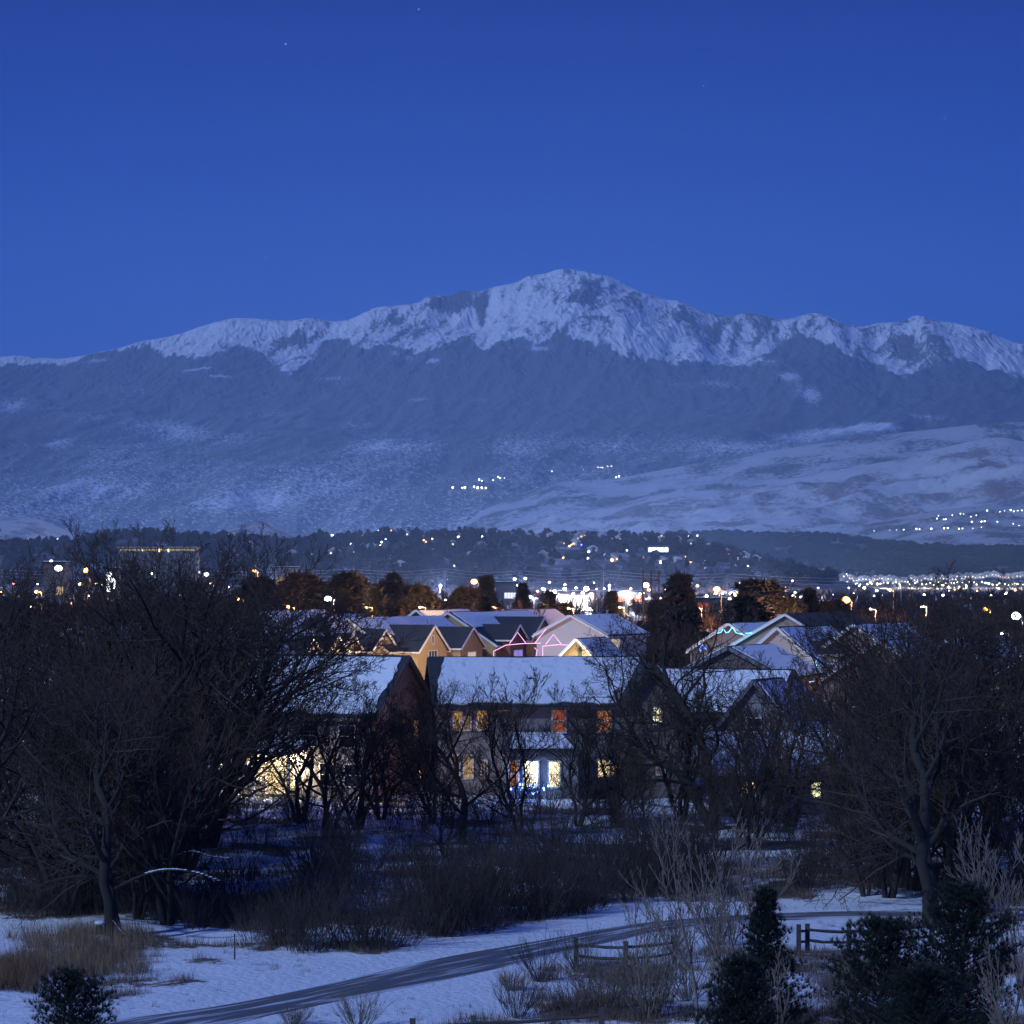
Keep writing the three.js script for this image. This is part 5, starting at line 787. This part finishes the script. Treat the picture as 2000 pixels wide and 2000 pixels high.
// ---------------------------------------------------------------- houses and lights on the city hill and in the far valley
function farHouse(px, py, wide, height, near, far, label, group, o) {
  const p = height ? meet(px, py, height, near, far, 10) : V(wx(px, near), -.6, -near), t = thing('house', label, 'house', p.x, p.y - .5, p.z, o.turn || 0, group), w = wide / 2, e = o.eave || 5.5;
  const s = new THREE.Shape([[-w, 0], [w, 0], [w, e], [0, e + w * .6], [-w, e]].map(([x, y]) => new THREE.Vector2(x, y))), g = new THREE.ExtrudeGeometry(s, { depth: 9, bevelEnabled: false }); g.translate(0, 0, -9); part('wall', g, o.wall, t);
  for (const k of [-1, 1]) { const q = [V(0, e + w * .6, -9.4), V(0, e + w * .6, .5), V(k * (w + .5), e - .3, .5), V(k * (w + .5), e - .3, -9.4)]; if (k > 0) q.reverse(); part('roof_snow', slab(q[0].y > q[1].y ? q : q, .3), ROOF_SNOW, t); }
  (o.lit || []).forEach(([x, y, ww, hh, m]) => part('lit_window', box(x * w - ww / 2, x * w + ww / 2, y * e, y * e + hh, .02, .1), m, t));
  return t;
}
const LIT = [glow(1, .8, .5, 3), glow(1, .72, .36, 3), glow(.9, .92, 1, 3.4), glow(1, .55, .22, 2.4)], FAR_WALLS = [mat(.42, .4, .4), mat(.5, .48, .47), mat(.3, .24, .2)];
{
  const r = random(321), label = 'small snowy roofed house with a lit window among the trees of the city hill', group = 'houses on the city hill';
  const list = [[649, 1048], [708, 1048], [739, 1042], [764, 1042], [792, 1048], [844, 1052], [874, 1055], [895, 1054], [974, 1048], [993, 1053], [1027, 1052], [1079, 1052], [1107, 1052], [1134, 1052], [1155, 1053], [1178, 1054], [1211, 1056], [1258, 1062], [1295, 1060], [1324, 1060], [1350, 1066], [1388, 1074], [1420, 1084], [490, 1072], [570, 1090], [606, 1098], [725, 1074], [885, 1068], [942, 1074], [866, 1104], [750, 1102], [1120, 1066], [1160, 1080], [1320, 1103], [1291, 1102], [1195, 1098], [1455, 1092], [1475, 1098], [780, 1112], [650, 1085], [1060, 1090], [920, 1092], [1005, 1075], [1235, 1066]];
  list.forEach(([px, py]) => farHouse(px, py, 7 + 5 * r(), hillHeight, 2200, 3600, label, group, { wall: FAR_WALLS[Math.floor(r() * 3)], turn: (r() - .5) * 1.2, lit: r() < .8 ? [[-.3 + .6 * r(), .35, 1.8 + 1.4 * r(), 1.7, LIT[Math.floor(r() * 4)]]] : [] }));
  const lampLabel = 'distant bright street light among the trees of the city hill', lampGroup = 'lights on the city hill';
  for (const [px, py, c, s, k] of [[649, 1045, CRM, .9, 16], [708, 1045, CRM, .7, 12], [685, 1062, WHT, .6, 14], [722, 1068, rgb(1, .8, .8), 1.1, 16], [753, 1053, WHT, .6, 12], [764, 1036, SOD, .7, 8], [739, 1036, CRM, .7, 8], [792, 1043, CRM, .7, 10], [812, 1049, rgb(1, .8, .7), .6, 10], [844, 1046, rgb(1, .97, .85), 1.9, 20], [874, 1050, WHT, 1.0, 20], [895, 1049, WHT, 1.2, 20], [832, 1058, SOD, .9, 4], [884, 1063, CRM, .8, 10], [939, 1039, SOD, .8, 10], [942, 1048, WHT, .8, 16], [942, 1068, WHT, .8, 16], [606, 1094, CRM, .6, 12], [746, 1098, SOD, 1.0, 12], [856, 1105, SOD, 1.0, 12], [863, 1098, WHT, .8, 16], [887, 1106, rgb(1, .7, .3), .6, 8], [1116, 1060, CRM, 1, 14], [1159, 1075, rgb(.75, .6, 1), 1.6, 14], [1182, 1083, rgb(.55, .4, 1), 1.4, 16], [1150, 1078, rgb(.9, .8, 1), 1, 14], [1233, 1057, CRM, 1.4, 14], [1245, 1056, CRM, 1.1, 14], [1295, 1054, rgb(1, 1, .8), 1.6, 18], [1213, 1074, WHT, .7, 12], [1224, 1075, CRM, .7, 12], [1291, 1098, rgb(1, 1, .8), 1.3, 14], [1195, 1094, rgb(1, .45, .2), 1.3, 10], [1205, 1092, SOD, .7, 10], [1388, 1064, CRM, 1, 14], [1345, 1047, CRM, .8, 12], [1362, 1046, CRM, .8, 12], [1136, 1064, rgb(.25, .2, 1), .8, 10], [1121, 1045, rgb(1, .3, .2), .6, 8]]) { const at = meet(px, py + 4, hillHeight, 2200, 3550, 10); streetLamp(px, py, -at.z, c, s * .85, k * 1.6, 0, lampLabel, lampGroup, 'hill_light'); }
  for (let k = 0; k < 80; k++) { const px = lerp(620, 1500, Math.pow(r(), .8)), py = lerp(px > 1340 ? 1052 + (px - 1340) * .36 : 1046, 1092 + (px > 1340 ? 20 : 0), Math.pow(r(), 1.8)), at = meet(px, py + 4, hillHeight, 2200, 3550, 10); streetLamp(px, py, -at.z, [CRM, WHT, SOD, SOD, rgb(1, .7, .4)][Math.floor(r() * 5)], .45 + .45 * r(), 8 + 12 * r(), 0, lampLabel, lampGroup, 'hill_light'); }
  // valley rows
  const vl = 'pale lit house in the long rows of the far valley', vg = 'houses of the far valley rows';
  for (let k = 0; k < 46; k++) { const t = k / 45, px = lerp(1660, 2040, t) + 4 * r(), d = 4700 + 120 * (k % 3); farHouse(px, 0, 9 + 4 * r(), null, d, 0, vl, vg, { wall: FAR_WALLS[Math.floor(r() * 2.4)], turn: (r() - .5) * .5, eave: 6.5, lit: [[-.5, .35, 1.6, 1.6, LIT[Math.floor(r() * 3)]], [.45, .3, 1.6, 1.6, LIT[Math.floor(r() * 4)]]] }).position.y = 6 + 6 * r() + 8 * smooth(.2, 1, t); }
  for (let k = 0; k < 34; k++) { const t = r(), px = lerp(1535, 1660, t), d = 4500 - 300 * r(); farHouse(px, 0, 8 + 3 * r(), null, d, 0, 'pale lit house on the slope below the dark end of the city hill', 'houses below the city hill', { wall: FAR_WALLS[Math.floor(r() * 2)], turn: (r() - .5) * .8, lit: [[0, .35, 1.6, 1.6, LIT[Math.floor(r() * 3)]]] }).position.y = wy(lerp(1112, 1128, t) + 14 * r(), d); }
  for (let k = 0; k < 50; k++) { const px = lerp(1665, 2030, (k + r()) / 50), py = 1136 + 7 * r(), d = 4550 - 60 * r(); streetLamp(px, py, d, k % 4 ? rgb(1, .72, .4) : CRM, .45 + .5 * r(), 8 + 10 * r(), k % 6 ? 0 : 22000, 'warm street light along the road of the far valley', 'street lights of the far valley road'); }
  for (let k = 0; k < 46; k++) { const px = lerp(1540, 1665, r()), d = 4400, py = lerp(1105, 1122, (px - 1540) / 125) + 18 * r(); streetLamp(px, py, d, k % 3 ? rgb(1, .97, .8) : WHT, .3 + .5 * r(), 6 + 12 * r(), k % 12 ? 0 : 14000, 'white light on the slope below the dark end of the city hill', 'lights below the city hill', 'slope_light'); }
  // bench neighbourhood and mountain lodges
  for (const [px, py, s] of [[1707, 1043, .8], [1738, 1042, .5], [1751, 1041, .5], [1765, 1041, .9], [1790, 1039, 1.1], [1796, 1040, .8], [1819, 1039, 1.2], [1844, 1039, 1.1], [1851, 1039, 1.1], [1873, 1039, .9], [1880, 1039, .8], [1900, 1038, .6], [1830, 1018, .9], [1833, 1014, .7], [1847, 1021, 1.0], [1843, 1020, .8], [1860, 1012, .8], [1876, 1009, .9], [1882, 1010, .6], [1898, 1025, 1.1], [1907, 1014, .7], [1896, 1015, .7], [1917, 1025, 1.2], [1923, 1025, 1.1], [1928, 1005, 1.1], [1948, 1025, .8], [1917, 1036, .6], [1953, 1006, .7], [1962, 1004, .6], [1974, 1002, 1.4], [1980, 1004, 1.0], [1988, 1003, .8], [1996, 1003, .9], [1979, 1029, .7], [1990, 1033, .6], [1681, 1054, .6], [1674, 1056, .7], [1697, 1058, .5]]) { const p = meet(px, py + 2, benchHeight, 6000, 7400, 20), t = thing('street_lamp', 'far white light of the hillside neighbourhood under the bare ridge', 'lamp', p.x, p.y, p.z, 0, 'lights of the hillside neighbourhood'), h = 9, pole = new THREE.CylinderGeometry(.12, .2, h, 6); pole.translate(0, h / 2, 0); part('pole', pole, METAL, t); const g = new THREE.SphereGeometry(1.15 * s, 12, 8); g.translate(0, h, 0); part('lamp', g, glow(1, .93, .72, 14), t); }
  const lodges = [[884, 958, 1.4], [903, 958, 1.0], [908, 957, 1.5], [926, 958, 1.3], [933, 958, 1.8], [941, 958, 1.5], [949, 958, 1.3], [936, 942, 1.2], [941, 943, .9], [963, 943, .7], [973, 936, 1.1], [977, 938, 1.3], [985, 939, .7], [1168, 917, .7], [1173, 917, .7], [1177, 918, .7], [1187, 915, .7], [1194, 916, .9], [1203, 937, .9], [1209, 936, 1.1], [1078, 926, 1.0], [1140, 922, .4], [155, 1050, 1.2], [100, 1053, .8], [112, 1053, 1], [55, 1054, .8], [128, 1054, .8], [437, 1045, 1.1], [447, 1045, 1.0]];
  for (const [px, py, s] of lodges) { const near = py > 1000, p = near ? V(wx(px, 5600), wy(py, 5600) - 9, -5600) : meet(px, py, mountainHeight, 11000, 17000, 20), t = thing('street_lamp', near ? 'distant pale light at the foot of the hazy foothills' : 'far white light of the lodges on the dark mountain slope', 'lamp', p.x, p.y, p.z, 0, near ? 'lights at the foot of the foothills' : 'lodge lights on the mountain slope'), pole = new THREE.CylinderGeometry(.3, .5, 10, 6); pole.translate(0, 4, 0); part('pole', pole, METAL, t); const g = new THREE.SphereGeometry((near ? 1.1 : 2.3) * s, 12, 8); g.translate(0, 10, 0); part('lamp', g, glow(1, .93, .75, 16), t); }
}
// unseen masts added to make city glow in the haze and brighten the hill
for (const [px, d] of [[-500, 6900], [-250, 7300], [0, 7000], [160, 7500], [320, 7000], [470, 7600], [620, 7100], [760, 7600], [880, 7000], [1000, 7400], [1120, 6300], [1240, 5300], [1340, 4900]]) {  // each added mast stands in for many lamps of the hidden city
  const t = thing('added_mast_light', 'added unseen mast light for the city glow behind the dark hill', 'lamp', wx(px, d), -.6, -d, 0, 'added mast lights for the city glow'), p = new THREE.CylinderGeometry(.2, .35, 14, 8); p.translate(0, 7, 0); part('pole', p, DARK_METAL, t); const g = new THREE.SphereGeometry(.8, 12, 8); g.translate(0, 14.6, 0); part('lamp', g, glow(1, .86, .8, 20), t); lampLight(wx(px, d), 14, -d + 1.1, rgb(.95, .88, 1), 7e5, 40);
}
for (const [px, d] of [[-40, 2150], [230, 2180], [520, 2120], [700, 2180], [860, 2100], [1010, 2160], [1190, 2120], [1340, 2150], [1480, 2250]]) {  // masts added to brighten the slope and the air before it
  const t = thing('added_mast_light', 'added mast light brightening the foot of the city hill', 'lamp', wx(px, d), -.6, -d, 0, 'added mast lights at the foot of the city hill'), p = new THREE.CylinderGeometry(.15, .25, 9, 8); p.translate(0, 4.5, 0); part('pole', p, DARK_METAL, t); const g = new THREE.SphereGeometry(.6, 12, 8); g.translate(0, 9.4, 0); part('lamp', g, glow(1, .8, .85, 12), t); lampLight(wx(px, d), 9, -d + .8, rgb(.95, .8, 1), 1.3e5, 30);
}
// a few stars, standing still
for (const [px, py, s, label] of [[558, 86, 14, 'bright star high above the long snowy shoulder'], [818, 18, 12, 'bright star near the top of the sky above the rocky crest'], [1374, 168, 8, 'faint star above the far side of the summit'], [1845, 231, 11, 'star above the last rocky peak'], [521, 502, 7, 'faint star just above the long snowy shoulder'], [393, 486, 5, 'very faint star beside the faint star above the shoulder'], [1257, 482, 5, 'very faint star just above the summit slope']]) { const d = 60000, o = single('sky_star', new THREE.SphereGeometry(s, 8, 6), glow(.75, .85, 1, 2.2), label, 'star'); o.position.set(wx(px, d), wy(py, d), -d); }
console.log('city done');
scene.traverse((o) => { if (o.isMesh) { o.castShadow = true; o.receiveShadow = true; } });
renderer.render(scene, camera);
